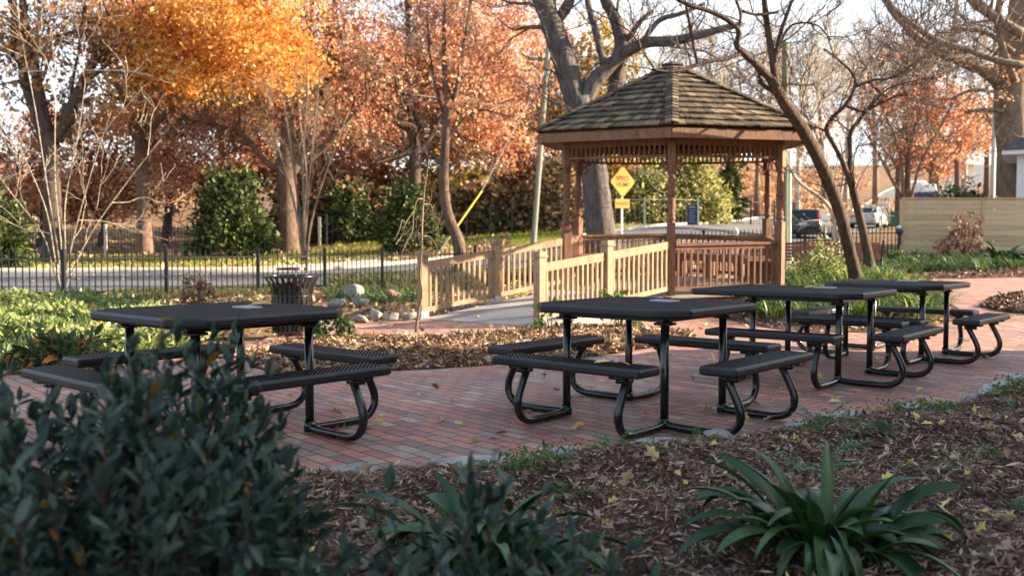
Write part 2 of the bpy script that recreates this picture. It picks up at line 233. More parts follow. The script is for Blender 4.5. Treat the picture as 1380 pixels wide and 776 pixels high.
# ---------------------------------------------------------------- mesh building
class MB:
    def __init__(s): s.v = []; s.f = []; s.r = []; s.n = 0
    def add(s, v, f, r=0.5):
        v = np.asarray(v, float).reshape(-1, 3); s.v.append(v); s.f += [tuple(int(i)+s.n for i in q) for q in f]; s.r.append(np.full(len(v), r)); s.n += len(v)
    def box(s, c, h, rot=None, r=None, taper=1.0):
        """centre c, half sizes h, rot = 3x3 with columns as axes"""
        q = np.array([[x, y, z] for z in (-1, 1) for y in (-1, 1) for x in (-1, 1)], float)
        q[4:, :2] *= taper; q = q*np.array(h)
        if rot is not None: q = q@np.array(rot).T
        s.add(q+np.array(c), [(0, 2, 3, 1), (4, 5, 7, 6), (0, 1, 5, 4), (2, 6, 7, 3), (0, 4, 6, 2), (1, 3, 7, 5)], random.random() if r is None else r)
    def bar(s, a, b, w, h, up=(0, 0, 1), r=None):
        a = np.array(a, float); b = np.array(b, float); d = b-a; L = np.linalg.norm(d); d /= L
        u = np.array(up, float); x = np.cross(d, u); x /= np.linalg.norm(x); z = np.cross(x, d)
        s.box((a+b)/2, (L/2, w/2, h/2), np.array([d, -x, z]).T, r)
    def tube(s, P, R, n=8, cap=True, r=.5):
        P = np.asarray(P, float); m = len(P)
        if np.isscalar(R): R = [R]*m
        T = np.gradient(P, axis=0); T /= np.linalg.norm(T, axis=1)[:, None]+1e-12
        u = np.array([0, 0, 1.]) if abs(T[0][2]) < .9 else np.array([1., 0, 0])
        ang = np.arange(n)*2*PI/n; ca, sa = np.cos(ang)[:, None], np.sin(ang)[:, None]; V = []
        for i in range(m):
            x = u-T[i]*np.dot(u, T[i]); x /= np.linalg.norm(x)+1e-12; u = x; y = np.cross(T[i], x)
            V.append(P[i]+R[i]*(ca*x+sa*y))
        F = []
        for i in range(m-1):
            for j in range(n): F.append((i*n+j, i*n+(j+1) % n, (i+1)*n+(j+1) % n, (i+1)*n+j))
        if cap: F.append(tuple(range(n))[::-1]); F.append(tuple((m-1)*n+j for j in range(n)))
        s.add(np.vstack(V), F, r)
    def lathe(s, c, prof, n=16, r=.5):
        s.tube([(c[0], c[1], c[2]+z) for _, z in prof], [x for x, _ in prof], n, True, r) if False else s._lathe(c, prof, n, r)
    def _lathe(s, c, prof, n, r):
        a = np.arange(n)*2*PI/n; V = []; F = []; m = len(prof)
        for rad, z in prof: V.append(np.stack([c[0]+rad*np.cos(a), c[1]+rad*np.sin(a), np.full(n, c[2]+z)], 1))
        for i in range(m-1):
            for j in range(n): F.append((i*n+j, i*n+(j+1) % n, (i+1)*n+(j+1) % n, (i+1)*n+j))
        F.append(tuple(range(n))[::-1]); F.append(tuple((m-1)*n+j for j in range(n)))
        s.add(np.vstack(V), F, r)
    def prism(s, poly, z0, z1, inset=0, r=.5):
        n = len(poly); p = np.array(poly, float); c = p.mean(0)
        top = p if not inset else c+(p-c)*(1-inset)
        V = np.vstack([np.c_[p, np.full(n, z0)], np.c_[top, np.full(n, z1)]])
        s.add(V, [tuple(range(n))[::-1], tuple(range(n, 2*n))]+[(i, (i+1) % n, n+(i+1) % n, n+i) for i in range(n)], r)
    def build(s, name, mat, parent=None, smooth=False, bevel=0):
        V = np.vstack(s.v) if s.v else np.zeros((0, 3)); 
        o0 = ORG.get(parent.name, np.zeros(3)) if parent else np.zeros(3)
        me = bpy.data.meshes.new(name); me.from_pydata((V-o0).tolist(), [], s.f); me.update()
        at = me.attributes.new('rnd', 'FLOAT', 'POINT'); at.data.foreach_set('value', np.concatenate(s.r).astype(np.float32))
        return _link(name, me, mat, parent, smooth, bevel)
ORG = {}
def _link(name, me, mat, parent, smooth=False, bevel=0):
    if isinstance(mat, str): mat = M[mat]
    me.materials.append(mat); o = bpy.data.objects.new(name, me); C.objects.link(o)
    if parent: o.parent = parent; ORG[o.name] = ORG.get(parent.name, np.zeros(3))
    if smooth: me.polygons.foreach_set('use_smooth', [True]*len(me.polygons))
    if bevel:
        b = o.modifiers.new('bevel', 'BEVEL'); b.width = bevel; b.segments = 2; b.limit_method = 'ANGLE'; b.angle_limit = .6
    return o
def mesh_np(name, V, F, mat, parent=None, rnd=None, smooth=False):
    """V (n,3), F (m,k) constant k"""
    o0 = ORG.get(parent.name, np.zeros(3)) if parent else np.zeros(3)
    V = V-o0; F = np.asarray(F, np.int32); m, k = F.shape
    me = bpy.data.meshes.new(name); me.vertices.add(len(V)); me.vertices.foreach_set('co', V.astype(np.float32).ravel())
    me.loops.add(m*k); me.loops.foreach_set('vertex_index', F.ravel()); me.polygons.add(m)
    me.polygons.foreach_set('loop_start', np.arange(0, m*k, k, dtype=np.int32)); me.update(calc_edges=True)
    if rnd is not None:
        at = me.attributes.new('rnd', 'FLOAT', 'POINT'); at.data.foreach_set('value', rnd.astype(np.float32))
    return _link(name, me, mat, parent, smooth)
def thing(name, label, cat, loc=(0, 0, 0), group=None):
    o = bpy.data.objects.new(name, None); C.objects.link(o); o.location = tuple(float(q) for q in loc); o.empty_display_size = .2
    ORG[o.name] = np.array(loc, float); return tag(o, label, cat, group)
def tag(o, label, cat, group=None):
    o['label'] = label; o['category'] = cat
    if group: o['group'] = group
    return o
def struct(o, kind='structure', label=None, cat=None):
    o['kind'] = kind
    if label: o['label'] = label
    if cat: o['category'] = cat
    return o
ORD = ['first', 'second', 'third', 'fourth', 'fifth', 'sixth', 'seventh', 'eighth', 'ninth', 'tenth', 'eleventh', 'twelfth', 'thirteenth', 'fourteenth', 'fifteenth', 'sixteenth', 'seventeenth', 'eighteenth', 'nineteenth', 'twentieth', 'twenty-first', 'twenty-second', 'twenty-third', 'twenty-fourth', 'twenty-fifth']
# ---- leaves
def unit(a): return a/(np.linalg.norm(a, axis=-1, keepdims=True)+1e-12)
T_QUAD = (np.array([[-.5, 0, 0], [0, .5, 0], [.5, 0, 0], [0, -.5, 0]]), np.array([[0, 1, 2, 3]]))
T_LEAF = (np.array([[0, 0, 0], [.3, .42, .12], [.72, .36, .1], [1, 0, -.06], [.72, -.36, .1], [.3, -.42, .12], [.3, 0, 0], [.72, 0, 0]]),
          np.array([[0, 1, 6, 6], [0, 6, 5, 5], [1, 2, 7, 6], [6, 7, 4, 5], [2, 3, 7, 7], [7, 3, 4, 4]]))
T_LEAF = (T_LEAF[0], np.array([[0, 1, 2, 7], [0, 7, 4, 5], [2, 3, 7, 0], [7, 3, 4, 0]])[:2])
_h = [(0, 0), (.14, .1), (.28, .38), (.4, .17), (.6, .42), (.72, .15), (1, 0)]
_tv = [(x, y, .35*y+.12-.25*(x-.4)**2) for x, y in _h]; _bt = [(x, -y, .3*y+.12-.25*(x-.4)**2) for x, y in _h[1:-1]]
T_LOBE = (np.array(_tv+_bt, float), np.array([[0, 1, 2, 3, 4, 5, 6], [0, 6, 11, 10, 9, 8, 7]]))
# simple folded leaf: two quads joined at the midrib
T_FOLD = (np.array([[0, 0, 0], [.35, .45, .13], [1, 0, -.08], [.35, -.45, .13], [.6, 0, .0]]), None)
T_FOLD = (np.array([[0, 0, 0], [.3, .4, .12], [.7, .38, .1], [1, 0, -.1], [.7, -.38, .1], [.3, -.4, .12]]), np.array([[0, 1, 2, 3], [0, 3, 4, 5]]))
def scatter(P, A, B, L, Wd, tmpl=T_QUAD):
    """P base points, A long axes, B hint for side axis"""
    A = unit(A); B = unit(B-A*(A*B).sum(-1, keepdims=True)); Nn = np.cross(A, B)
    tv, tf = tmpl; L = np.broadcast_to(L, (len(P),))[:, None, None]; Wd = np.broadcast_to(Wd, (len(P),))[:, None, None]
    V = P[:, None, :]+tv[None, :, 0:1]*L*A[:, None, :]+tv[None, :, 1:2]*Wd*B[:, None, :]+tv[None, :, 2:3]*Wd*Nn[:, None, :]
    F = tf[None]+(np.arange(len(P))*len(tv))[:, None, None]
    return V.reshape(-1, 3), F.reshape(-1, tf.shape[1])
def rv(n, rng=None): return unit((rng or RNG).normal(size=(n, 3)))
def leafmesh(name, P, mat, parent, L, Wd, A=None, B=None, tmpl=T_QUAD, rnd=None, lv=.3):
    n = len(P); A = rv(n) if A is None else A; B = rv(n) if B is None else B
    s = np.clip(np.exp(RNG.normal(size=n)*lv*1.1), .4, 2.1)
    V, F = scatter(P, A, B, L*s, Wd*s, tmpl)
    r = RNG.random(n) if rnd is None else rnd
    return mesh_np(name, V, F, mat, parent, np.repeat(r, len(tmpl[0])))
def blades(P, head, L, wd, up0, droop, segs=4, fold=.0, roll=None):
    """strap leaves: base P, heading angle, start elevation up0 (rad), droop (rad over the length)"""
    n = len(P); V = []; p = P.copy(); el = up0.copy(); hx = np.stack([np.cos(head), np.sin(head), 0*head], 1); sd = np.stack([-np.sin(head), np.cos(head), 0*head], 1)
    for i in range(segs+1):
        t = i/segs; w = wd*(np.interp(t, [0, .12, .35, .6, .85, 1], [.38, .5, .92, 1.0, .6, .04]))
        nn_ = -hx*np.sin(el)[:, None]+np.array([0, 0, 1.])*np.cos(el)[:, None]; s_ = sd if roll is None else sd*np.cos(roll*t)[:, None]+nn_*np.sin(roll*t)[:, None]
        if fold: V.append(p-s_*w[:, None]/2+nn_*w[:, None]*fold); V.append(p); V.append(p+s_*w[:, None]/2+nn_*w[:, None]*fold)
        else: V.append(p-s_*w[:, None]/2); V.append(p+s_*w[:, None]/2)
        step = L/segs; p = p+(hx*np.cos(el)[:, None]+np.array([0, 0, 1.])*np.sin(el)[:, None])*step[:, None]; el = el-droop/segs
    q_ = 3 if fold else 2; V = np.stack(V, 1); m = q_*(segs+1)
    F = np.array([[q_*i+j, q_*i+j+1, q_*(i+1)+j+1, q_*(i+1)+j] for i in range(segs) for j in range(q_-1)])
    return V.reshape(-1, 3), (F[None]+(np.arange(n)*m)[:, None, None]).reshape(-1, 4), m
def blademesh(name, P, mat, parent, L, wd, up=(.6, 1.4), droop=(.6, 1.8), segs=4, head=None, rnd=None):
    n = len(P); head = RNG.random(n)*2*PI if head is None else head
    Ls = L*(.6+.7*RNG.random(n)); V, F, m = blades(P, head, Ls, wd*(.8+.4*RNG.random(n)), RNG.uniform(*up, n), RNG.uniform(*droop, n), segs)
    return mesh_np(name, V, F, mat, parent, np.repeat(RNG.random(n) if rnd is None else rnd, m), smooth=segs > 5)
# ---------------------------------------------------------------- sheets
def resample(P, n):
    P = np.asarray(P, float); k = len(P)
    Q = np.vstack([2*P[0]-P[1], P, 2*P[-1]-P[-2]]); out = []
    for i in range(k-1):
        a, b, c, d = Q[i], Q[i+1], Q[i+2], Q[i+3]
        for t in np.linspace(0, 1, 12, endpoint=False):
            out.append(.5*((2*b)+(-a+c)*t+(2*a-5*b+4*c-d)*t*t+(-a+3*b-3*c+d)*t**3))
    out.append(P[-1]); out = np.array(out); s = np.r_[0, np.cumsum(np.linalg.norm(np.diff(out, axis=0), axis=1))]
    u = np.linspace(0, s[-1], n); return np.stack([np.interp(u, s, out[:, j]) for j in range(P.shape[1])], 1)
def sheet(name, A, B, nu, nv, mat, off=0, zf=None):
    A = resample(A, nu); B = resample(B, nu); t = np.linspace(0, 1, nv)[None, :, None]
    P = (A[:, None, :]*(1-t)+B[:, None, :]*t).reshape(-1, 2)
    z = G(P[:, 0], P[:, 1])+off
    if zf is not None: z = z+zf(P[:, 0], P[:, 1])
    i, j = np.meshgrid(np.arange(nu-1), np.arange(nv-1), indexing='ij'); a = (i*nv+j).ravel()
    F = np.stack([a, a+nv, a+nv+1, a+1], 1); V = np.c_[P, z]
    n = np.cross(V[F[0][1]]-V[F[0][0]], V[F[0][3]]-V[F[0][0]])
    if n[2] < 0: F = F[:, ::-1]
    return struct(mesh_np(name, V, F, mat, None, smooth=True))
def offset(P, d):
    P = np.asarray(P, float); T = unit(np.gradient(P[:, :2], axis=0)); nrm = np.stack([-T[:, 1], T[:, 0]], 1)
    return P[:, :2]+nrm*np.asarray(d).reshape(-1, 1)
RC = np.array([(-60, 26, 7), (-22, 27.5, 7), (-13, 28.3, 6.8), (-7.5, 30.6, 5), (-3, 33.6, 4.3), (2, 37.5, 4.2), (7, 42.5, 4.2), (12.2, 49, 4.3), (17, 57, 4.5), (21.5, 67, 4.5), (27.2, 79, 4.5), (37, 94, 4.5), (54, 123, 4.5), (69, 147, 4.5), (97, 187, 4.5)], float)
RCs = resample(RC, 90)
far = offset(RCs, RCs[:, 2]); near = offset(RCs, -RCs[:, 2])
sheet('road', near, far, 160, 9, M['asphalt'], .03)
k1 = offset(RCs, RCs[:, 2]+.18); s2 = offset(RCs, RCs[:, 2]+1.9)
nsw = int((RCs[:, 0] < -.5).sum())
sheet('sidewalk', k1[:nsw], s2[:nsw], 120, 5, M['sidewalk'], .14)
def kerb(name, E, w, h, off):
    E = resample(E, 140); z = G(E[:, 0], E[:, 1]); E2 = offset(E, w); V = np.vstack([np.c_[E, z], np.c_[E, z+h], np.c_[E2, z+h], np.c_[E2, z-.1]]); n = len(E)
    F = [(k*n+i, k*n+i+1, (k+1)*n+i+1, (k+1)*n+i) for k in range(3) for i in range(n-1)]
    return struct(mesh_np(name, V, np.array(F), M['sidewalk']))
kerb('kerb', far[:72], .18, .16, 0)
# terrain, one sheet out to the horizon
ys = np.r_[np.arange(-30, -8, 4), np.arange(-8, 14, .5), np.arange(14, 60, 1), np.arange(60, 200, 5), np.arange(200, 1400, 80)]
xs = np.r_[-np.arange(110, 900, 80)[::-1], np.arange(-100, -26, 6), np.arange(-26, 32, .8), np.arange(32, 110, 6), np.arange(110, 900, 80)]
X, Y = np.meshgrid(xs, ys, indexing='ij'); Z = G(np.clip(X, -110, 120), np.clip(Y, -30, 200)); Z = np.minimum(Z, 22)-.045
nx, ny = X.shape; i, j = np.meshgrid(np.arange(nx-1), np.arange(ny-1), indexing='ij'); a = (i*ny+j).ravel()
ter = mesh_np('ground', np.c_[X.ravel(), Y.ravel(), Z.ravel()], np.stack([a, a+ny, a+ny+1, a+1], 1), M['terrain'], None, smooth=True)
struct(ter)
def roaddist(x, y):
    d = np.full(x.shape, 1e9); sgn = np.zeros(x.shape); T = unit(np.gradient(RCs[:, :2], axis=0))
    for q, tt, w in zip(RCs[:, :2], T, RCs[:, 2]):
        dx, dy = x-q[0], y-q[1]; r = np.hypot(dx, dy); s = np.sign(tt[0]*dy-tt[1]*dx); m = r < d; sgn = np.where(m, s*(r-w), sgn); d = np.where(m, r, d)
    return sgn
rd = roaddist(X.ravel(), Y.ravel())
zone = np.where((X.ravel() > 0) & (rd > 1.5) & (rd < 13) & (Y.ravel() < 66), .75, 0)+np.where((X.ravel() <= 0) & (rd > 3.6) & (rd < 13) & (Y.ravel() < 62), .45, 0)+np.where((rd > 13) & (X.ravel() < -4), .16, 0)+np.where((X.ravel() > 9.5) & (X.ravel() < 13) & (Y.ravel() > 28.5) & (Y.ravel() < 33), .4, 0)
at = ter.data.attributes.new('zone', 'FLOAT', 'POINT'); at.data.foreach_set('value', zone.astype(np.float32))
# brick patio
def gxy(L): return np.array([GP(*q)[:2] for q in L])
NEAR = gxy([(-500, 780), (0, 690), (200, 665), (345, 650), (480, 641), (560, 634), (700, 627), (800, 613), (900, 600), (1000, 592), (1080, 579), (1140, 566), (1230, 556), (1300, 545), (1345, 528), (1400, 508), (1500, 488), (1700, 470)])
FAR = np.vstack([gxy([(-300, 525), (0, 508), (120, 500), (250, 482), (340, 463), (375, 450), (420, 438), (450, 433), (570, 431)]), [(-.6, 15.2), (1.5, 17), (1.8, 20), (3.6, 22.5), (6.5, 24.2), (9, 24.6), (12, 24.8), (17, 25)]])
sheet('brick_patio', NEAR, FAR, 260, 60, M['brick'], 0)
# foreground bed
def und(x, y): return .025*np.sin(3.1*x+1.2*y)+.018*np.sin(5.7*y-2.3*x+1)+.012*np.sin(11*x+7*y)
B0 = [(-6, .5), (-3, .5), (0, .5), (3, .5), (6, .5), (11, 1.5)]
def fgz(x, y):
    yn = np.interp(x, NEAR[:, 0], NEAR[:, 1]); t = np.clip((yn-y)/.5, 0, 1)
    return (.05+und(x, y)+.02*np.clip(yn-y, 0, 3))*t+.004
sheet('mulch_bed', NEAR+np.array([0, .02]), B0, 240, 70, M['soil'], 0, fgz)
class Bed:
    def __init__(s, px, H, name='mulch_bed', c=None):
        O = resample(gxy(px+[px[0]]), 73)[:-1]; s.c = O.mean(0) if c is None else np.array(c); d = O-s.c; a = np.arctan2(d[:, 1], d[:, 0]); o = np.argsort(a)
        s.a = a[o]; s.R = np.hypot(*d.T)[o]; s.H = H
        th = np.linspace(-PI, PI, 73)[:-1]; Rr = s.rad(th); V = []; ks = [0.02, .3, .55, .75, .88, .96, 1.0]
        for k in ks:
            x = s.c[0]+Rr*k*np.cos(th); y = s.c[1]+Rr*k*np.sin(th); V.append(np.c_[x, y, G(x, y)+s.h(x, y)])
        V = np.vstack(V); n = 72; F = [(k*n+i, (k+1)*n+i, (k+1)*n+(i+1) % n, k*n+(i+1) % n) for k in range(len(ks)-1) for i in range(n)]+[(0, 24, 48, 48)][:0]
        V = np.vstack([V]); s.o = struct(mesh_np(name, V, np.array(F), M['soil'], None, smooth=True))
    def rad(s, th): return np.interp(th, np.r_[s.a-2*PI, s.a, s.a+2*PI], np.r_[s.R, s.R, s.R])
    def h(s, x, y):
        d = np.hypot(x-s.c[0], y-s.c[1]); r = d/s.rad(np.arctan2(y-s.c[1], x-s.c[0]))
        return np.where(r < 1, s.H*(1-r**3)+.006+.3*und(x, y)*np.clip((1-r)*5, 0, 1), .006)
    def pts(s, n, edge=1.0):
        th = RNG.uniform(-PI, PI, n*2); k = np.sqrt(RNG.random(n*2))*edge; R = s.rad(th); w = R*R; keep = RNG.random(n*2) < w/w.max()
        th, k, R = th[keep], k[keep], R[keep]; x = s.c[0]+R*k*np.cos(th); y = s.c[1]+R*k*np.sin(th); return np.c_[x, y, G(x, y)+s.h(x, y)]
BC = Bed([(330, 484), (345, 466), (400, 457), (470, 468), (560, 463), (640, 455), (730, 446), (800, 441), (880, 444), (935, 452), (900, 466), (800, 482), (700, 490), (600, 498), (520, 502), (430, 507), (350, 500)], .07)
BR = Bed([(970, 428), (1060, 446), (1180, 448), (1275, 436), (1295, 418), (1240, 392), (1200, 374), (1130, 364), (1060, 376), (1000, 402)], .1)
BB = Bed([(1140, 372), (1250, 376), (1380, 374), (1560, 376), (1560, 352), (1380, 350), (1230, 349), (1130, 352)], .06)
BS = Bed([(1318, 413), (1340, 402), (1385, 397), (1450, 399), (1460, 422), (1375, 424)], .07)
def chips(name, P, mat, L, Wd, lift=.008, tilt=.35):
    n = len(P); A = rv(n); A[:, 2] *= tilt; B = rv(n); B[:, 2] *= tilt; P = P+np.array([0, 0, 1])*(lift*RNG.random(n)[:, None]+.002)
    s = np.exp(RNG.normal(size=n)*.45); V, F = scatter(P, A, B, L*s, Wd*s**.5*np.exp(RNG.normal(size=n)*.3)); return mesh_np(name, V, F, M[mat], None, np.repeat(RNG.random(n)**1.3, 4))
def fgpts(n, x0=-3.2, x1=6.5, y0=1.6, y1=7.8, near_bias=0):
    x = RNG.uniform(x0, x1, n); y = RNG.uniform(y0, y1, n); yn = np.interp(x, NEAR[:, 0], NEAR[:, 1]); k = (y < yn-.02) & (np.abs(x) < y*.62+.4); x, y = x[k], y[k]
    return np.c_[x, y, G(x, y)+fgz(x, y)]
struct(chips('mulch_chips', fgpts(230000), 'mulch', .034, .0065, .03, .5), 'stuff', 'brown shredded bark mulch on the shaded front bed', 'mulch')
struct(chips('mulch_chips', BC.pts(16000), 'sunlit_mulch', .07, .018, .03, .5), 'stuff', 'shredded mulch in a sunlit tint on the island bed round the sapling', 'mulch')
struct(chips('mulch_chips', np.vstack([BR.pts(5000), BB.pts(7000), BS.pts(2500)]), 'mulch', .09, .03, .03, .5), 'stuff', 'brown bark mulch on the beds behind the far tables', 'mulch')
# fallen leaves
def leaflitter(name, P, mat, L, Wd, label, rr=None, lift=.012):
    n = len(P); A = rv(n); A[:, 2] *= .4; B = rv(n); B[:, 2] *= .45; P = P+np.array([0, 0, 1])*(lift*RNG.random(n)[:, None]+.006)
    s = np.exp(RNG.normal(size=n)*.25); A = unit(A); V, F = scatter(P, A, B, L*s, Wd*s*1.25, T_LOBE)
    o = mesh_np(name, V, F, M[mat], None, np.repeat(RNG.random(n) if rr is None else rr, 12)); struct(o, 'stuff', label, 'fallen leaves'); return o
leaflitter('fallen_leaves', fgpts(8500), 'fallen', .06, .036, 'brown and yellow fallen leaves lying on the front mulch bed')
def patiopts(n, x0=-6, x1=9, y0=4.4, y1=16):
    x = RNG.uniform(x0, x1, n); y = RNG.uniform(y0, y1, n); yn = np.interp(x, NEAR[:, 0], NEAR[:, 1]); yf = np.interp(x, FAR[:, 0], FAR[:, 1]); k = (y > yn+.05) & (y < yf-.1); x, y = x[k], y[k]; return np.c_[x, y, G(x, y)]
leaflitter('fallen_leaves', patiopts(1300), 'fallen_yellow', .075, .04, 'yellow and brown leaves dropped on the brick patio')
leaflitter('fallen_leaves', np.vstack([BC.pts(900), BR.pts(300), BS.pts(260), BB.pts(500)]), 'fallen', .09, .05, 'dry leaves caught on the mulch beds past the tables')
x = RNG.uniform(-16, 14, 26000); y = RNG.uniform(12, 34, 26000); rdd = roaddist(x, y); yf = np.interp(x, FAR[:, 0], FAR[:, 1]); k = (rdd < 0) & (y > yf+.1) & (np.abs(x) < y*.62); x, y = x[k], y[k]
leaflitter('fallen_leaves', np.c_[x, y, G(x, y)-.04], 'fallen', .13, .08, 'dry leaf litter between the patio and the street')
x = RNG.uniform(-45, 40, 60000); y = RNG.uniform(34, 75, 60000); rdd = roaddist(x, y); k = (rdd > 2.5) & (np.abs(x) < y*.6) & ((x < 0) | (rdd > 12) | (RNG.random(60000) < .12)) & (RNG.random(60000) < np.where(rdd < 4.5, 1, .35)); x, y = x[k], y[k]
leaflitter('fallen_leaves', np.c_[x, y, G(x, y)-.03], 'fallen', .22, .14, 'orange leaf litter on the verge across the street', .3+.7*RNG.random(len(x)))
x = RNG.uniform(-40, 14, 60000); y = RNG.uniform(34, 62, 60000); rdd = roaddist(x, y); k = (rdd > np.where(x > 0, 2.1, 4.2)) & (rdd < 12) & (np.abs(x) < y*.6); x, y = x[k], y[k]
struct(blademesh('grass', np.c_[x, y, G(x, y)-.05], M['turfblade'], None, .17, .03, (.9, 1.5), (.1, .6), 2), 'stuff', 'yellow green grass on the verge across the street', 'grass')
# ---------------------------------------------------------------- rocks
def rock(name, c, s, label, mat='stone', group=None, rot=None, flat=1.0):
    import bmesh
    bm = bmesh.new(); bmesh.ops.create_icosphere(bm, subdivisions=3, radius=1); rot = random.uniform(0, 6.28) if rot is None else rot
    V = np.array([v.co[:] for v in bm.verts]); pl = rv(14); dd = RNG.uniform(.45, .8, 14)
    for n_, d_ in zip(pl, dd):
        t = V@n_; V = V-np.maximum(t-d_, 0)[:, None]*n_
    V += .03*np.sin(V[:, [1, 2, 0]]*5+RNG.random(3)*6)+RNG.normal(size=V.shape)*.012
    V = V*np.array(s); cr, sr = math.cos(rot), math.sin(rot); V = np.c_[V[:, 0]*cr-V[:, 1]*sr, V[:, 0]*sr+V[:, 1]*cr, V[:, 2]]
    F = np.array([[v.index for v in f.verts] for f in bm.faces]); bm.free()
    o = mesh_np(name, V, F, M[mat]); o.location = tuple(c); return tag(o, label, 'rock' if name != 'edging_stone' else 'edging stone', group)
# front edging stones
E = resample(NEAR, 400); E = E[(np.abs(E[:, 0]) < E[:, 1]*.6)]
seg = np.r_[0, np.cumsum(np.linalg.norm(np.diff(E, axis=0), axis=1))]; u = .1; kk = 0; st = []
while u < seg[-1] and len(st) < 25:
    w = random.uniform(.2, .36); x = np.interp(u+w, seg, E[:, 0]); y = np.interp(u+w, seg, E[:, 1]); st.append((x, y, w, np.interp(u+w*1.1, seg, E[:, 1])-np.interp(u+w*.9, seg, E[:, 1]), np.interp(u+w*1.1, seg, E[:, 0])-np.interp(u+w*.9, seg, E[:, 0]))); u += 2*w*.97+random.choice([0, 0, .05, .2])
st.sort(key=lambda q: q[0])
for i, (x, y, w, dy, dx) in enumerate(st):
    rock('edging_stone', (x, y-.03, G(x, y)+.02), (w*.9, random.uniform(.08, .13), random.uniform(.04, .055)*(1.5 if x > 3 else 1)), f'flat grey stone edging the near side of the brick patio, {ORD[i]} from the left', mat='pale_stone', group='flat stones edging the near side of the patio', rot=math.atan2(dy, dx)+random.uniform(-.12, .12))
for px, py, w, h, lab, mt in [(476, 404, 30, 22, 'pale rounded rock topping the pile near the litter bin', 'stone'), (484, 416, 32, 18, 'grey block below the pale top rock of the pile', 'stone'), (452, 416, 26, 16, 'sunlit rock behind the pile beside the litter bin', 'stone'),
        (484, 436, 26, 16, 'dark grey rock at the foot of the pile', 'stone'), (506, 434, 26, 20, 'white rounded rock just right of the pile', 'stone'), (527, 434, 28, 16, 'long brown grey rock in the row toward the ramp post', 'stone'),
        (549, 433, 26, 17, 'pale rock against the left ramp post', 'stone'), (530, 405, 30, 16, 'reddish stone slab in the leafy bed behind the rock row', 'redstone'), (556, 402, 16, 10, 'small tan rock in the bed beside the left ramp post', 'redstone'),
        (496, 469, 44, 10, 'low flat rock edging the island bed right of the small bush', 'stone'), (588, 456, 30, 9, 'grey edging rock behind the thin sapling', 'stone'), (615, 454, 28, 10, 'edging rock nearest the foot of the ramp', 'stone'), (300, 484, 50, 9, 'flat rock beside the rear bench of the left table', 'stone')]:
    q = GP(px, py); k = K(q[1]); rock('rock', (q[0], q[1]+w/k*.3, q[2]+h/k*.42), (w/k/2*1.05, w/k/2*.75, h/k*.55), lab, mt, 'rocks round the leafy beds', rot=random.uniform(-.3, .3))
# ---------------------------------------------------------------- picnic tables
ZT, ZB, S_, CH, BI, BW, BLN, A_ = .757, .445, .588, .155, .70, .242, .546, .376
def picnic_table(loc, th, label, ext=0, sides='FRBL'):
    t = thing('picnic_table', label, 'picnic table', (loc[0], loc[1], 0), 'black metal picnic tables on the patio'); O = ORG[t.name]; ORG[t.name] = np.zeros(3)
    xl = -S_-ext
    poly = [(xl+CH, -S_), (S_-CH, -S_), (S_, -S_+CH), (S_, S_-CH), (S_-CH, S_), (xl+CH, S_), (xl, S_-CH), (xl, -S_+CH)] if not ext else [(xl+.03, -S_), (S_-CH, -S_), (S_, -S_+CH), (S_, S_-CH), (S_-CH, S_), (xl+.03, S_), (xl, S_-.03), (xl, -S_+.03)]
    b = MB(); b.prism(poly, ZT-.055, ZT); top = b.build('tabletop', 'perforated', t, bevel=.016)
    b = MB(); b.box((.05, .16, ZT+.006), (.09, .05, .006), None); b.build('cover_plate', 'plate', top, bevel=.003)
    # underframe rails
    b = MB()
    for s in (-1, 1): b.box((s*A_, 0, ZT-.073), (.02, A_+.06, .016)); b.box((0, s*A_, ZT-.075), (A_+.06-.02, .018, .014))
    b.build('underframe', 'black_tube', t)
    rot = {'F': 0, 'R': PI/2, 'B': PI, 'L': -PI/2}
    def sd(k, u, v, z):
        a = rot[k]; x, y = u, -v; return (x*math.cos(a)-y*math.sin(a), x*math.sin(a)+y*math.cos(a), z)
    for k in sides:
        b = MB(); a = rot[k]; Rm = np.array([[math.cos(a), -math.sin(a), 0], [math.sin(a), math.cos(a), 0], [0, 0, 1]])
        b.box(sd(k, 0, BI+BW/2, ZB-.0275), (BLN, BW/2, .0275), Rm); b.build('seat', 'perforated', t, bevel=.016)
        for s in (-1, 1):
            b = MB(); b.box(sd(k, s*A_, BI+BW/2, ZB-.063), (.045, .1, .008), Rm)
            c = sd(k, s*A_, BI+BW/2, ZB-.085); b.box(c, (.03, .05, .016), Rm)
            prof = [(A_, .035), (A_+.12, .028), (.70, .028), (.76, .03), (.825, .046), (.872, .09), (.888, .145), (.876, .205), (.835, .29), (.785, ZB-.065)]
            pts = np.array([sd(k, s*A_, q, z) for q, z in prof]); pts = resample(pts, 26); b.tube(pts, .0255, 12); b.build('seat_support', 'black_tube', t, smooth=False)
    for sx in (-1, 1):
        for sy in (-1, 1):
            b = MB(); b.tube([(sx*A_, sy*A_, ZT-.06), (sx*A_, sy*A_, .3), (sx*A_, sy*A_, .02)], .0265, 12); b.box((sx*A_, sy*A_, ZT-.098), (.05, .05, .008)); b.tube([(sx*A_, sy*A_, .012), (sx*A_, sy*A_, .075)], .036, 12); b.build('leg', 'black_tube', t)
    t.rotation_euler = (0, 0, th); ORG[t.name] = O; return t
TABS = [((.895, 6.325), -.70), ((2.616, 8.233), -.687), ((3.957, 9.716), -.721), ((-1.762, 5.685), -.729)]
picnic_table(*TABS[3], 'black picnic table behind the dark shrub, nearest the litter bin')
picnic_table(*TABS[0], 'black picnic table in the middle of the patio in front of the ramp post')
picnic_table(*TABS[1], 'black picnic table with three benches and a longer overhanging top', .289, 'FRB')
picnic_table(*TABS[2], 'farthest black picnic table, right in front of the grassy bed')
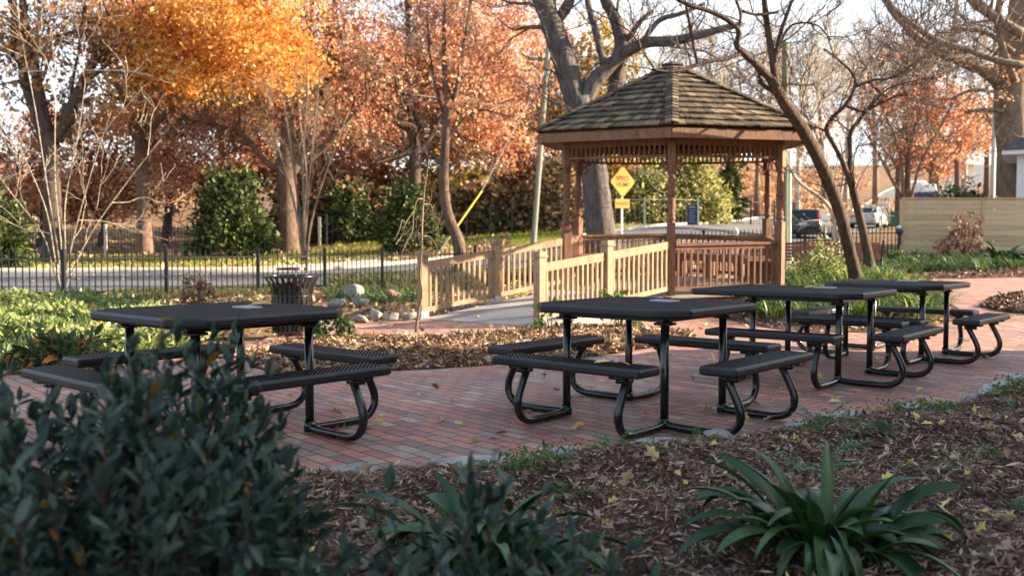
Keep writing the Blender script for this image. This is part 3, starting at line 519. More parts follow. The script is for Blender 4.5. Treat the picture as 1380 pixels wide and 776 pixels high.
for o in list(C.objects):
    if o.name.startswith(('leg', 'seat_support')) and o.type == 'MESH':
        o.data.polygons.foreach_set('use_smooth', [len(p.vertices) == 4 and True for p in o.data.polygons])
# single leaves lying on the tables
for i, (px, py, z, lab, r, sz) in enumerate([(350, 412, ZT, 'curled brown leaf on the left table, right of its grey plate', .5, .16), (328, 415, ZT, 'small dark leaf beside the plate of the left table', .1, .08), (222, 432, ZT, 'pale leaf on the near left corner of the left table', .6, .09),
        (222, 411, ZT, 'dark leaf near the rear edge of the left table', .1, .07), (902, 405, ZT, 'brown leaf right of the plate on the middle table', .3, .1), (985, 401, ZT, 'thin pale leaf near the right corner of the middle table', .8, .1),
        (811, 489, ZB, 'yellow leaf on the front bench of the middle table', .95, .1), (841, 491, ZB, 'tan leaf next to the yellow one on the front bench', .55, .1), (1010, 384, ZT, 'yellow leaf on the long topped table, nearer its left end', .9, .12), (1092, 388, ZT, 'tan leaf toward the middle of the long topped table', .5, .12)]):
    d = ray(px, py); tt = (z-CAMH)/d[2]; P = (np.array([0, 0, CAMH])+d*tt)[None]; P[0, 2] = z+.008
    V, F = scatter(P*0, np.array([[math.cos(i*2.1), math.sin(i*2.1), .12]]), np.array([[-math.sin(i*2.1), math.cos(i*2.1), .25]]), sz, sz*.55, T_FOLD); V = V-V.mean(0); V[:, 2] -= V[:, 2].min()
    o = mesh_np('fallen_leaf', V, F, M['fallen_yellow'], None, np.full(6, r)); o.location = tuple(P[0]-[0, 0, .006]); tag(o, lab, 'fallen leaf', 'leaves lying on the tables')
# ---------------------------------------------------------------- gazebo
GD = np.array([.1655, .986]); GP_ = np.array([.986, -.1655]); GC = np.array([2.857, 17.02]); GR = 2.05; FZ = .33
def hv(k, R=GR): a = k*PI/3; return GC+R*(math.cos(a)*-GD+math.sin(a)*GP_)
def h3(k, R, z): q = hv(k, R); return np.array([q[0], q[1], z])
gz = thing('gazebo', 'brown wooden six sided gazebo with a shake roof, past the ramp', 'gazebo', (GC[0], GC[1], G(*GC)))
b = MB(); b.prism([tuple(hv(k, 2.24)) for k in range(6)], FZ-.04, FZ); b.build('deck_floor', 'deck', gz, bevel=.006)
b = MB(); b.prism([tuple(hv(k, 2.18)) for k in range(6)], -.05, FZ-.042); b.build('skirt_board', 'stained_cedar', gz)
for k in range(6):
    c = hv(k); b = MB(); d = unit((hv(k)-GC)[None])[0]; Rm = np.array([[d[0], -d[1], 0], [d[1], d[0], 0], [0, 0, 1]])
    b.box((c[0], c[1], FZ+.575), (.068, .068, .573), Rm, .5)
    prof = [(.068, 1.12), (.052, 1.16), (.052, 1.18), (.07, 1.2), (.07, 1.23), (.055, 1.25), (.06, 1.27), (.06, 1.3), (.05, 1.32), (.062, 1.4), (.066, 1.5), (.066, 1.53), (.052, 1.55), (.07, 1.57), (.07, 1.6), (.052, 1.62), (.06, 1.64), (.058, 1.8), (.05, 1.92), (.048, 1.94), (.068, 1.96), (.068, 1.98), (.052, 2.0), (.052, 2.02), (.07, 2.06)]
    b.lathe((c[0], c[1], FZ), prof, 14); b.box((c[0], c[1], FZ+2.24), (.066, .066, .19), Rm, .5)
    b.build('post', 'stained_cedar', gz)
def side_pts(k, R, ins=.07):
    a, c = hv(k, R), hv(k+1, R); d = unit((c-a)[None])[0]; return a+d*ins, c-d*ins, d
for k in range(6):
    a, c, d = side_pts(k, GR); Rm = np.array([[d[0], -d[1], 0], [d[1], d[0], 0], [0, 0, 1]]); L = np.linalg.norm(c-a); mid = (a+c)/2
    b = MB(); z0 = FZ
    for z, hh, w in ((2.535, .02, .028), (2.735, .03, .03)): b.box((mid[0], mid[1], z), (L/2, w, hh), Rm)
    n = 20
    for i in range(n):
        q = a+(c-a)*(i+.5)/n
        b.box((q[0], q[1], 2.63), (.015, .012, .075), Rm)
    b.build('frieze', 'stained_cedar', gz)
    b = MB()
    for e, s in ((a, 1), (c, -1)):
        pts = [(e[0]+d[0]*s*.2*(1-math.cos(t)), e[1]+d[1]*s*.2*(1-math.cos(t)), 2.3+.2*math.sin(t)) for t in np.linspace(0, PI/2, 7)]
        pts2 = [(e[0]+d[0]*s*(.02+.09*math.sin(t)), e[1]+d[1]*s*(.02+.09*math.sin(t)), 2.38+.07*math.cos(t)) for t in np.linspace(0, 5, 9)]
        b.tube(pts, .013, 6); b.tube(pts2, .01, 6); b.build('bracket', 'stained_cedar', gz); b = MB()
    b = MB(); oa, oc, od = side_pts(k, GR, -.02); m2 = (oa+oc)/2; b.box((m2[0], m2[1], 2.79), (np.linalg.norm(oc-oa)/2, .05, .038), Rm); b.build('beam', 'stained_cedar', gz)
    if k != 5:
        b = MB(); b.box((mid[0], mid[1], FZ+.8), (L/2, .045, .02), Rm); b.box((mid[0], mid[1], FZ+.745), (L/2, .02, .03), Rm); b.box((mid[0], mid[1], FZ+.1), (L/2, .02, .03), Rm)
        n = 16
        for i in range(n): q = a+(c-a)*(i+.5)/n; b.box((q[0]-d[1]*.0, q[1], FZ+.42), (.017, .017, .295), Rm)
        b.build('railing', 'stained_cedar', gz)
    if k in (1, 2, 3, 4):
        inn = -np.array([(mid-GC)[0], (mid-GC)[1]]); inn /= np.linalg.norm(inn); q = mid+inn*.26
        b = MB()
        for j in range(4): p_ = mid+inn*(.11+.1*j); b.box((p_[0], p_[1], FZ+.45), (L/2-.08-.05*j, .045, .016), Rm)
        p_ = mid+inn*.44; b.box((p_[0], p_[1], FZ+.38), (L/2-.24, .018, .05), Rm)
        st_ = b.build('bench_seat', 'stained_cedar', gz)
        for s in (-1, 0, 1):
            b = MB(); e = mid+inn*.27+d*s*(L/2-.35); b.box((e[0], e[1], FZ+.217), (.045, .15, .215), Rm); b.build('bench_leg', 'stained_cedar', st_)
# roof
ER, EZ, AR, AZ = 2.57, 2.96, .15, 4.13
b = MB()
for k in range(6):
    A0, A1, T0, T1 = h3(k, ER, EZ-.02), h3(k+1, ER, EZ-.02), h3(k, AR, AZ-.02), h3(k+1, AR, AZ-.02)
    b.add([A0, A1, T1, T0], [(0, 1, 2, 3)], .2); b.add([A0-[0, 0, .03], A1-[0, 0, .03], T1-[0, 0, .03], T0-[0, 0, .03]], [(3, 2, 1, 0)], .2)
roof = b.build('roof', 'stained_cedar', gz)
b = MB(); nc = 11
for k in range(6):
    A0, A1, T0, T1 = h3(k, ER+.05, EZ), h3(k+1, ER+.05, EZ), h3(k, AR, AZ), h3(k+1, AR, AZ)
    ex = unit((A1-A0)[None])[0]; up = unit((((T0+T1)-(A0+A1))/2)[None])[0]; nr = np.cross(ex, up); nr = nr if nr[2] > 0 else -nr
    for c_ in range(nc):
        t0, t1 = c_/nc, min(1, (c_+1.25)/nc); L0, L1 = A0+(T0-A0)*t0, A1+(T1-A1)*t0; M0, M1 = A0+(T0-A0)*t1, A1+(T1-A1)*t1
        w = np.linalg.norm(L1-L0); u = 0
        while u < w-.01:
            sw = min(random.uniform(.09, .19), w-u); 
            if w-u-sw < .05: sw = w-u
            f0, f1 = (u+.004)/w, (u+sw-.004)/w; j = random.uniform(-.012, .012)
            p = [L0+(L1-L0)*f0-up*j, L0+(L1-L0)*f1-up*j, M0+(M1-M0)*f1, M0+(M1-M0)*f0]; th = random.uniform(.022, .034)
            p = [p[0]+nr*.028, p[1]+nr*.028, p[2]+nr*.003, p[3]+nr*.003]
            b.add(p+[p[0]+nr*th, p[1]+nr*th, p[2]+nr*.006, p[3]+nr*.006], [(4, 5, 6, 7), (0, 1, 5, 4), (1, 2, 6, 5), (3, 0, 4, 7), (3, 2, 1, 0)], random.random()); u += sw
b.build('shingles', 'shakes', roof)
for k in range(6):
    b = MB(); A0, T0 = h3(k, ER+.06, EZ+.05), h3(k, AR, AZ+.05); up = unit((T0-A0)[None])[0]; rd_ = (hv(k)-GC)/GR
    n = 19
    for i in range(n):
        for s in (-1, 1):
            sv = hv(k+s, 1)-hv(k, 1); sv = unit(np.array([[sv[0], sv[1], 0]]))[0]; a0 = A0+(T0-A0)*i/n; a1 = A0+(T0-A0)*min(1, (i+1.3)/n); nr = np.cross(sv, up); nr = nr if nr[2] > 0 else -nr; nr = unit(nr[None])[0]
            wdt = unit((sv-up*np.dot(sv, up))[None])[0]*.1; p = [a0, a0+wdt, a1+wdt, a1]; p = [q+nr*.018 if m_ < 2 else q for m_, q in enumerate(p)]
            b.add(p+[q+nr*.02 for q in p], [(4, 5, 6, 7), (0, 1, 5, 4), (1, 2, 6, 5), (3, 0, 4, 7)], random.random())
    b.build('hip_cap', 'shakes', roof)
b = MB(); b.prism([tuple(hv(k, .17)) for k in range(6)], AZ-.02, AZ+.08); b.build('cupola', 'stained_cedar', roof)
b = MB(); b.prism([tuple(hv(k, .22)) for k in range(6)], AZ+.082, AZ+.1); b.prism([tuple(hv(k, .21)) for k in range(6)], AZ+.102, AZ+.16, .9); b.build('finial', 'roof_dark', roof)
for k in range(6):
    a, c, d = side_pts(k, ER, .0); mid = (a+c)/2; Rm = np.array([[d[0], -d[1], 0], [d[1], d[0], 0], [0, 0, 1]]); b = MB(); b.box((mid[0], mid[1], 2.862), (np.linalg.norm(c-a)/2, .018, .074), Rm); b.build('fascia', 'stained_cedar', gz)
b = MB()
for k in range(6): b.add([h3(k, ER-.02, 2.80), h3(k+1, ER-.02, 2.80), h3(k+1, GR-.06, 2.835), h3(k, GR-.06, 2.835)], [(0, 1, 2, 3)])
b.build('soffit', 'stained_cedar', gz)
# the gazebo stands level while the patio falls away slightly: slope of the building against the patio plane
def kids_of(o):
    for c in o.children:
        yield c; yield from kids_of(c)
bpy.context.view_layer.update()
def lean(y): return .05*(y-15.0)
for c in list(kids_of(gz)):
    n_ = len(c.data.vertices); co = np.empty(n_*3, np.float32); c.data.vertices.foreach_get('co', co); co = co.reshape(-1, 3); yy = co[:, 1]+GC[1]; co[:, 2] += np.where(co[:, 2]+G(*GC) > .1, lean(yy), 0); c.data.vertices.foreach_set('co', co.ravel()); c.data.update()
# ---------------------------------------------------------------- ramp
L0, R0, L1, R1 = np.array([-1.36, 14.4]), np.array([.38, 13.0]), hv(5, GR), hv(0, GR)
rp = thing('ramp', 'concrete access ramp with timber handrails leading up to the gazebo', 'ramp', (L0[0]/2+R0[0]/2, L0[1]/2+R0[1]/2, 0))
def rz(t): return .012+(FZ-.002-.012)*t
b = MB(); Nn = 12
for i in range(Nn):
    t0, t1 = i/Nn, (i+1)/Nn
    P4 = [(*(L0+(L1-L0)*t0), rz(t0)+t0*lean(L1[1])), (*(R0+(R1-R0)*t0), rz(t0)), (*(R0+(R1-R0)*t1), rz(t1)), (*(L0+(L1-L0)*t1), rz(t1)+t1*lean(L1[1]))]; b.add(P4+[(q[0], q[1], -.06) for q in P4], [(0, 1, 2, 3), (0, 3, 7, 4), (1, 5, 6, 2)]+([(0, 4, 5, 1)] if i == 0 else []))
b.build('ramp_slab', 'concrete', rp)
wood('ramp_pine', (.2, .125, .075), (.38, .255, .155), (.44, .315, .2))
_rz = rz
for A, B in ((L0, L1), (R0, R1)):
    rz = lambda t, B=B: _rz(t)+t*lean(B[1])
    dv = (B-A)/np.linalg.norm(B-A); Rm = np.array([[dv[0], -dv[1], 0], [dv[1], dv[0], 0], [0, 0, 1]]); LL = np.linalg.norm(B-A)
    for t in (0, .48):
        q = A+(B-A)*t; z = rz(t); b = MB(); b.box((q[0], q[1], z+.47), (.062, .062, .48), Rm, .5); pst = b.build('post', 'ramp_pine', rp, bevel=.005)
        b = MB(); b.box((q[0], q[1], z+.965), (.085, .085, .014), Rm, .5); b.box((q[0], q[1], z+1.005), (.072, .072, .026), Rm, .5, taper=.93); b.build('post_cap', 'ramp_pine', pst, bevel=.004)
        b = MB(); b.box((q[0], q[1], z+.06), (.067, .067, .055), Rm, .5); b.box((q[0], q[1], z+.004), (.11, .09, .004), Rm, .5); b.build('post_bracket', 'steel', pst)
    def P3(t, dz): q = A+(B-A)*t; return (q[0], q[1], rz(t)+dz)
    for t0, t1 in ((.024, .457), (.503, .98)):
        b = MB(); b.bar(P3(t0, .80), P3(t1, .80), .045, .12); hr = b.build('handrail', 'ramp_pine', rp, bevel=.004)
        b = MB(); b.bar(P3(t0, .12), P3(t1, .12), .04, .075); b.build('bottom_rail', 'ramp_pine', rp, bevel=.004)
        n = 12
        for i in range(n):
            t = t0+(t1-t0)*(i+.6)/(n+.2); z = rz(t); q = A+(B-A)*t; b = MB(); b.box((q[0], q[1], z+.45), (.018, .018, .305), Rm); b.build('baluster', 'ramp_pine', rp)
# small bracing board seen between the rails
# ---------------------------------------------------------------- litter bin
bx, by = W(394, 452, 11.9)[:2]; bz = G(bx, by)
t = thing('litter_bin', 'black slatted metal litter bin with flared rim and flat raised lid', 'litter bin', (bx, by, bz)); 
b = MB(); b.lathe((bx, by, bz), [(.0, .06), (.225, .06), (.225, .66), (.215, .66), (.215, .1), (0, .1)], 24); b.build('liner', 'black_iron', t, smooth=False)
b = MB(); ns = 26
for i in range(ns):
    a = i*2*PI/ns; pr = [(.245, .04), (.245, .52), (.26, .6), (.3, .68), (.335, .735)]; ca, sa = math.cos(a), math.sin(a); w = .021
    V = []; 
    for r_, z in pr:
        for e in (0, .008):
            for s in (-1, 1): V.append((bx+ca*(r_+e)-sa*s*w, by+sa*(r_+e)+ca*s*w, bz+z))
    F = []
    for j in range(4):
        o_ = j*4; F += [(o_, o_+1, o_+5, o_+4), (o_+2, o_+6, o_+7, o_+3), (o_, o_+4, o_+6, o_+2), (o_+1, o_+3, o_+7, o_+5)]
    b.add(V, F)
b.build('slat_panel', 'black_tube', t)
b = MB()
for r_, z, tr in ((.335, .74, .014), (.25, .05, .014), (.252, .5, .008)):
    a = np.linspace(0, 2*PI, 33); b.tube(np.c_[bx+r_*np.cos(a), by+r_*np.sin(a), np.full(33, bz+z)], tr, 8, False)
b.build('rim', 'black_tube', t, smooth=True)
b = MB()
for i in range(4): a = i*PI/2+.5; b.tube([(bx+.2*math.cos(a), by+.2*math.sin(a), bz+.62), (bx+.17*math.cos(a), by+.17*math.sin(a), bz+.82)], .009, 6)
ld = b.build('lid_bracket', 'black_iron', t)
b = MB(); b.lathe((bx, by, bz), [(.0, .82), (.19, .82), (.195, .83), (.19, .845), (0, .855)], 24); b.build('lid', 'black_tube', t)
# ---------------------------------------------------------------- fences
def iron_fence(name, label, pts, posts, H, sp, mat, pmat, group=None, pw=.03, extra=0, rails=(.1, .87), w=.008, cap=False, pmats=None):
    pts = np.array(pts, float); t = thing(name, label, 'fence', (pts[0][0], pts[0][1], G(*pts[0])), group)
    seg = np.r_[0, np.cumsum(np.linalg.norm(np.diff(pts, axis=0), axis=1))]
    def at(u): x = np.interp(u, seg, pts[:, 0]); y = np.interp(u, seg, pts[:, 1]); return x, y
    us = posts if posts is not None else list(seg)
    us = sorted(us); pn = MB()
    for a, c in zip(us[:-1], us[1:]):
        b = MB(); n = max(2, int(round((c-a)/sp)))
        for i in range(1, n):
            x, y = at(a+(c-a)*i/n); z = G(x, y)-.03; b.box((x, y, z+H/2+.02), (w, w, H/2), None, .5); b.box((x, y, z+H+.035), (w*.9, w*.9, .03), None, .5, taper=.15)
        (xa, ya), (xc, yc) = at(a), at(c)
        for r in rails:
            m_ = 5; P = [at(a+(c-a)*k/m_) for k in range(m_+1)]
            for p, q in zip(P[:-1], P[1:]): b.bar((*p, G(*p)-.03+H*r), (*q, G(*q)-.03+H*r), w*1.6, w*2.6, r=.5)
        b.build('picket_panel', mat, t)
    for k, u in enumerate(us):
        x, y = at(u); z = G(x, y)-.06; b = MB(); b.box((x, y, z+(H+extra+.06)/2), (pw, pw, (H+extra+.06)/2), None, .5); b.box((x, y, z+H+extra+.075), (pw*1.25, pw*1.25, .014), None, .5); b.box((x, y, z+H+extra+.11), (pw*.7, pw*.7, .02), None, .5, taper=.3)
        b.build('post', pmats[k] if pmats else pmat, t)
    return t
iron_fence('iron_fence', 'low black iron picket fence running between the patio beds and the street', [(-17, 14), (-9.2, 19.4), (-7.6, 20.8), (-5.96, 22.2), (-4.63, 23.4), (-3.36, 24.5), (-1, 25.6), (1.5, 26.3), (5.46, 27), (8.5, 27.5), (11.45, 28)], None, 1.0, .125, 'black_iron', 'black_iron', w=.0105, pw=.036)
# far side of the street
iron_fence('park_fence', 'tall dark picket fence with pale posts in front of the park trees', [(-40, 49), (-23.2, 48), (-20.6, 48), (-15.3, 48), (-11.6, 48), (-9.75, 48)], None, 1.35, .16, 'black_iron', 'pale_metal', pw=.06, extra=.12, rails=(.08, .93), w=.011)
iron_fence('dark_fence', 'dark mesh fence at the foot of the shaded woods', [(-9.4, 48), (-6.5, 48), (-4.2, 48), (-2.3, 48), (-1.1, 48), (0, 48), (2.0, 48), (4.5, 49)], None, 1.6, .3, 'black_iron', 'dark_post', pw=.04, rails=(.03, .98), w=.008)
iron_fence('pale_fence', 'pale chain link fence in front of the bright yellow green bushes', [(5.3, 51), (7.2, 51.5), (8.9, 52), (10.4, 53)], None, 1.5, .3, 'pale_metal', 'pale_metal', pw=.05, rails=(.03, .98), w=.006)
iron_fence('hillside_fence', 'grey mesh fence climbing the slope behind the gazebo', [(11.8, 58), (13.4, 59), (15.1, 60), (17, 61.5), (19, 64)], None, 1.5, .3, 'dark_post', 'dark_post', pw=.05, rails=(.03, .98), w=.008)
# board fence on the right
fx0, fy0 = 11.55, 28.0; t = thing('board_fence', 'new pale wooden privacy fence of horizontal boards', 'fence', (fx0, fy0, G(fx0, fy0)))
zb, ztp = .6, 2.46; nb = 12; bh = (ztp-zb)/nb
for a, c in ((0, 2.35), (2.35, 4.7), (4.7, 7.05)):
    b = MB()
    for i in range(nb): b.box((fx0+(a+c)/2, fy0+random.uniform(-.003, .003), zb+bh*(i+.5)), ((c-a)/2-.003, .011, bh/2-.0035), None, random.random())
    b.build('board_panel', 'fence_board', t)
b = MB(); b.box((fx0+3.5, fy0-.01, ztp+.02), (3.55, .05, .018), None, .3); b.build('cap_board', 'fence_board', t)
for u in (-.06, 2.35, 4.7, 7.05):
    b = MB(); b.box((fx0+u, fy0-.045 if u < 0 else fy0-.024, (ztp+zb)/2-.02), (.05 if u < 0 else .045, .05 if u < 0 else .012, (ztp-zb)/2), None, .2); b.build('post', 'fence_board', t)
# dark bag hung where the fences meet
b = MB(); p = W(1212, 318, 27.8); b.lathe((p[0], p[1], p[2]-.28), [(.02, 0), (.05, .03), (.06, .14), (.045, .3), (.09, .34), (.12, .42), (.09, .52), (.03, .56)], 10)
o = b.build('hanging_bag', 'sign_blue', None, smooth=True); tag(o, 'dark bag hanging at the near end of the board fence', 'bag')
b = MB(); b.lathe((p[0]-.02, p[1]-.02, p[2]+.18), [(.03, 0), (.075, .04), (.07, .1), (.02, .13)], 10); o2 = b.build('cloth', 'white', o, smooth=True)
# ---------------------------------------------------------------- park bench (seen from behind)
bc = np.array([7.15, 21.2, G(7.15, 21.2)]); t = thing('park_bench', 'long park bench with red slats and black cast ends, seen from behind', 'bench', bc); hw = 1.16
b = MB()
for i in range(5): b.box((bc[0], bc[1]+.02-.018*i*-1, bc[2]+.5+.072*i), (hw-.04, .012, .03))
b.build('backrest', 'bench_red', t)
b = MB()
for i in range(5): b.box((bc[0], bc[1]+.12+.085*i, bc[2]+.44-.01*i*(i < 3)), (hw-.04, .035, .013))
b.build('seat', 'bench_red', t)
for s in (-1, 1):
    x = bc[0]+s*hw; b = MB()
    b.tube(resample([(x, bc[1]-.06, bc[2]+.87), (x, bc[1]-.02, bc[2]+.85), (x, bc[1]+.04, bc[2]+.66), (x, bc[1]+.08, bc[2]+.42), (x, bc[1]+.02, bc[2]+.2), (x, bc[1]-.08, bc[2]+.02)], 18), .026, 8)
    b.tube(resample([(x, bc[1]+.08, bc[2]+.42), (x, bc[1]+.3, bc[2]+.4), (x, bc[1]+.52, bc[2]+.42), (x, bc[1]+.5, bc[2]+.2), (x, bc[1]+.56, bc[2]+.02)], 18), .024, 8)
    b.tube(resample([(x, bc[1]+.05, bc[2]+.62), (x, bc[1]+.3, bc[2]+.66), (x, bc[1]+.5, bc[2]+.6), (x, bc[1]+.52, bc[2]+.42)], 14), .02, 8)
    b.build('end_frame', 'black_iron', t, smooth=True)
# ---------------------------------------------------------------- signs
def textmesh(body, size, parent, mat, loc, rotz=0, name='lettering', sx=1.0):
    cu = bpy.data.curves.new('txt', 'FONT'); cu.body = body; cu.size = size; cu.align_x = 'CENTER'; cu.align_y = 'CENTER'; cu.extrude = .002; cu.offset = size*.012
    o = bpy.data.objects.new('txt', cu); C.objects.link(o); dg = bpy.context.evaluated_depsgraph_get(); me = bpy.data.meshes.new_from_object(o.evaluated_get(dg)); bpy.data.objects.remove(o); 
    V = np.array([v.co[:] for v in me.vertices]); V = np.c_[V[:, 0]*sx, V[:, 2]*0-V[:, 2], V[:, 1]]; c, s = math.cos(rotz), math.sin(rotz)
    V = np.c_[V[:, 0]*c-V[:, 1]*s, V[:, 0]*s+V[:, 1]*c, V[:, 2]]+np.array(loc)-ORG.get(parent.name, 0)
    me.vertices.foreach_set('co', V.astype(np.float32).ravel()); me.name = name; me.update(); return _link(name, me, mat, parent)
YS = 37.5; p = W(838.5, 245, YS); g = W(838.5, 335, YS); gz0 = G(p[0], YS); hd = 21.5*2/2/K(YS)*1.0
t = thing('warning_sign', 'yellow diamond SPEED HUMP sign with AHEAD plate on a metal post', 'road sign', (p[0], YS, gz0)); b = MB()
def diamond(c, h, y, mat, name, par):
    b = MB(); n = 4; r = .12*h; V = []
    for k in range(4):
        a = k*PI/2; cx_, cz_ = math.cos(a)*h, math.sin(a)*h
        for s in (-1, 1):
            dx, dz = math.cos(a+s*PI*3/4), math.sin(a+s*PI*3/4); V.append((c[0]+cx_+dx*r, c[2]+cz_+dz*r))
    V = [V[i] for i in (0, 1, 2, 3, 4, 5, 6, 7)]; V.sort(key=lambda q: math.atan2(q[1]-c[2], q[0]-c[0]))
    m_ = len(V); Vv = [(x, y, z) for x, z in V]+[(x, y+.006, z) for x, z in V]; b.add(Vv, [tuple(range(m_)), tuple(range(m_, 2*m_))[::-1]]+[(i, m_+i, m_+(i+1) % m_, (i+1) % m_) for i in range(m_)]); return b.build(name, mat, par)
b.box((p[0], YS+.03, (gz0+p[2]+.3)/2), (.04, .018, (p[2]+.3-gz0)/2)); b.build('post', 'steel', t)
face = diamond(p, hd, YS-.012, 'sign_black', 'sign_panel', t); diamond(p, hd*.965, YS-.016, 'sign_yellow', 'sign_face', face)
textmesh('SPEED', .245, face, 'sign_black', (p[0], YS-.02, p[2]+.12), sx=.95); textmesh('HUMP', .245, face, 'sign_black', (p[0], YS-.02, p[2]-.12), sx=.95)
q = W(838, 274.5, YS); b = MB(); b.box((q[0], YS-.005, q[2]), (.355, .004, .185)); pl = b.build('plate', 'sign_black', t); b = MB(); b.box((q[0], YS-.011, q[2]), (.34, .003, .17)); b.build('plate_face', 'sign_yellow', pl)
textmesh('AHEAD', .2, pl, 'sign_black', (q[0], YS-.016, q[2]), sx=.95)
_o = np.array([p[0], YS+.03]); 
for c in t.children_recursive:
    n_ = len(c.data.vertices); co = np.empty(n_*3, np.float32); c.data.vertices.foreach_get('co', co); co = co.reshape(-1, 3); O_ = ORG[t.name]; x_, y_ = co[:, 0]+O_[0]-_o[0], co[:, 1]+O_[1]-_o[1]
    co[:, 0], co[:, 1] = x_*math.cos(.52)-y_*math.sin(.52)+_o[0]-O_[0], x_*math.sin(.52)+y_*math.cos(.52)+_o[1]-O_[1]; c.data.vertices.foreach_set('co', co.ravel()); c.data.update()
YB = 24.5; p = W(933, 289.5, YB); gz0 = G(p[0], YB); t = thing('notice_sign', 'small dark blue notice board on a thin grey post behind the gazebo rail', 'sign', (p[0], YB, gz0))
b = MB(); b.box((p[0], YB, p[2]), (.135, .012, .26)); bo = b.build('sign_panel', 'sign_blue', t, bevel=.004)
b = MB(); b.box((p[0], YB-.014, p[2]+.2), (.075, .001, .018))
for i in range(7): b.box((p[0]-.01*(i % 3), YB-.014, p[2]+.12-.05*i), (.085-.012*(i % 3), .001, .007))
b.build('lettering', 'plate', bo)
b = MB(); b.tube([(p[0], YB+.02, gz0-.1), (p[0], YB+.02, p[2]+.2)], .018, 8); b.build('post', 'steel', t)
# ---------------------------------------------------------------- poles
def pole(name, label, px0, py0, Y0, px1, py1, Y1, w, mat, cat='utility pole', ext=.4):
    a = W(px0, py0, Y0); c = W(px1, py1, Y1); a[2] = G(a[0], a[1])-ext; t = thing(name, label, cat, (a[0], a[1], a[2]+ext)); b = MB(); m_ = a+(c-a)*.5
    b.tube([a, m_, c], [w/2/K(Y0)*1.08, w/2/K(Y0), w/2/K(Y1)*.9], 12); b.build('shaft', mat, t, smooth=False); return t, a, c
t, a, c = pole('utility_pole', 'leaning grey green utility pole in front of the woods', 718, 320, 44, 739, 60, 44, 7, 'grey_pole')
b = MB(); b.box(W(737, 80, 44), (.9, .05, .06)); b.build('crossarm', 'grey_pole', t)
g0, g1, g2 = W(607, 318, 40), W(649, 258, 41.5), W(738, 90, 44); g0 = g0+(g0-g1)*.02
tg = thing('guy_wire', 'slanting guy wire with a yellow plastic sleeve below the utility pole', 'guy wire', g0); b = MB(); b.tube([g0+(g0-g1)*.4, g1, g2], .018, 5); b.build('wire', 'steel', tg); b = MB(); b.tube([g0, g1], .036, 8); b.build('sleeve', 'yellow_plastic', tg)
t, a, c = pole('utility_pole', 'weathered post with an added pale tube for its sunlit side, just right of the gazebo', 1058, 330, 25, 1058, 57, 25, 9.5, 'green_pole')
b = MB(); e0, e1 = W(1064.5, 330, 24.8), W(1064.5, 203, 24.8); b.tube([e0-[0, 0, .5], e1], .045, 8); b.build('pale_tube', 'pale_tube', t)  # added pale tube stands in for the sunlit side of the post
t, a, c = pole('lamp_pole', 'thin grey pole rising behind the board fence near the big tree', 1337, 268, 42, 1341, 138, 42, 6, 'steel', 'pole')
t, a, c = pole('hydrant_marker', 'pale green topped street hydrant beyond the iron fence', 991, 330, 28.5, 991, 313, 28.5, 6, 'pale_tube', 'hydrant', .2)
b = MB(); b.lathe(tuple(c-[0, 0, .06]), [(.06, 0), (.1, .03), (.1, .1), (.06, .17), (.02, .2)], 12); b.box(c-[0, 0, .22], (.14, .05, .05)); b.build('cap', 'pale_tube', t)
for i, (P, lab) in enumerate([([(-60, 98, 40), (150, 95, 40), (205, 103, 40)], 'overhead service wire crossing the orange crowns'), ([(560, 128, 44), (650, 140, 44), (738, 146, 44)], 'overhead wire running left from the leaning pole'), ([(738, 92, 44), (900, 110, 50), (1058, 62, 25)], 'overhead wire between the two utility poles')]):
    pts = np.array([W(*q) for q in P]); pts = resample(pts, 20); b = MB(); b.tube(pts, .022, 5); tag(b.build('overhead_wire', 'pale_metal' if i < 2 else 'black_iron', None), lab, 'wire', 'overhead wires')
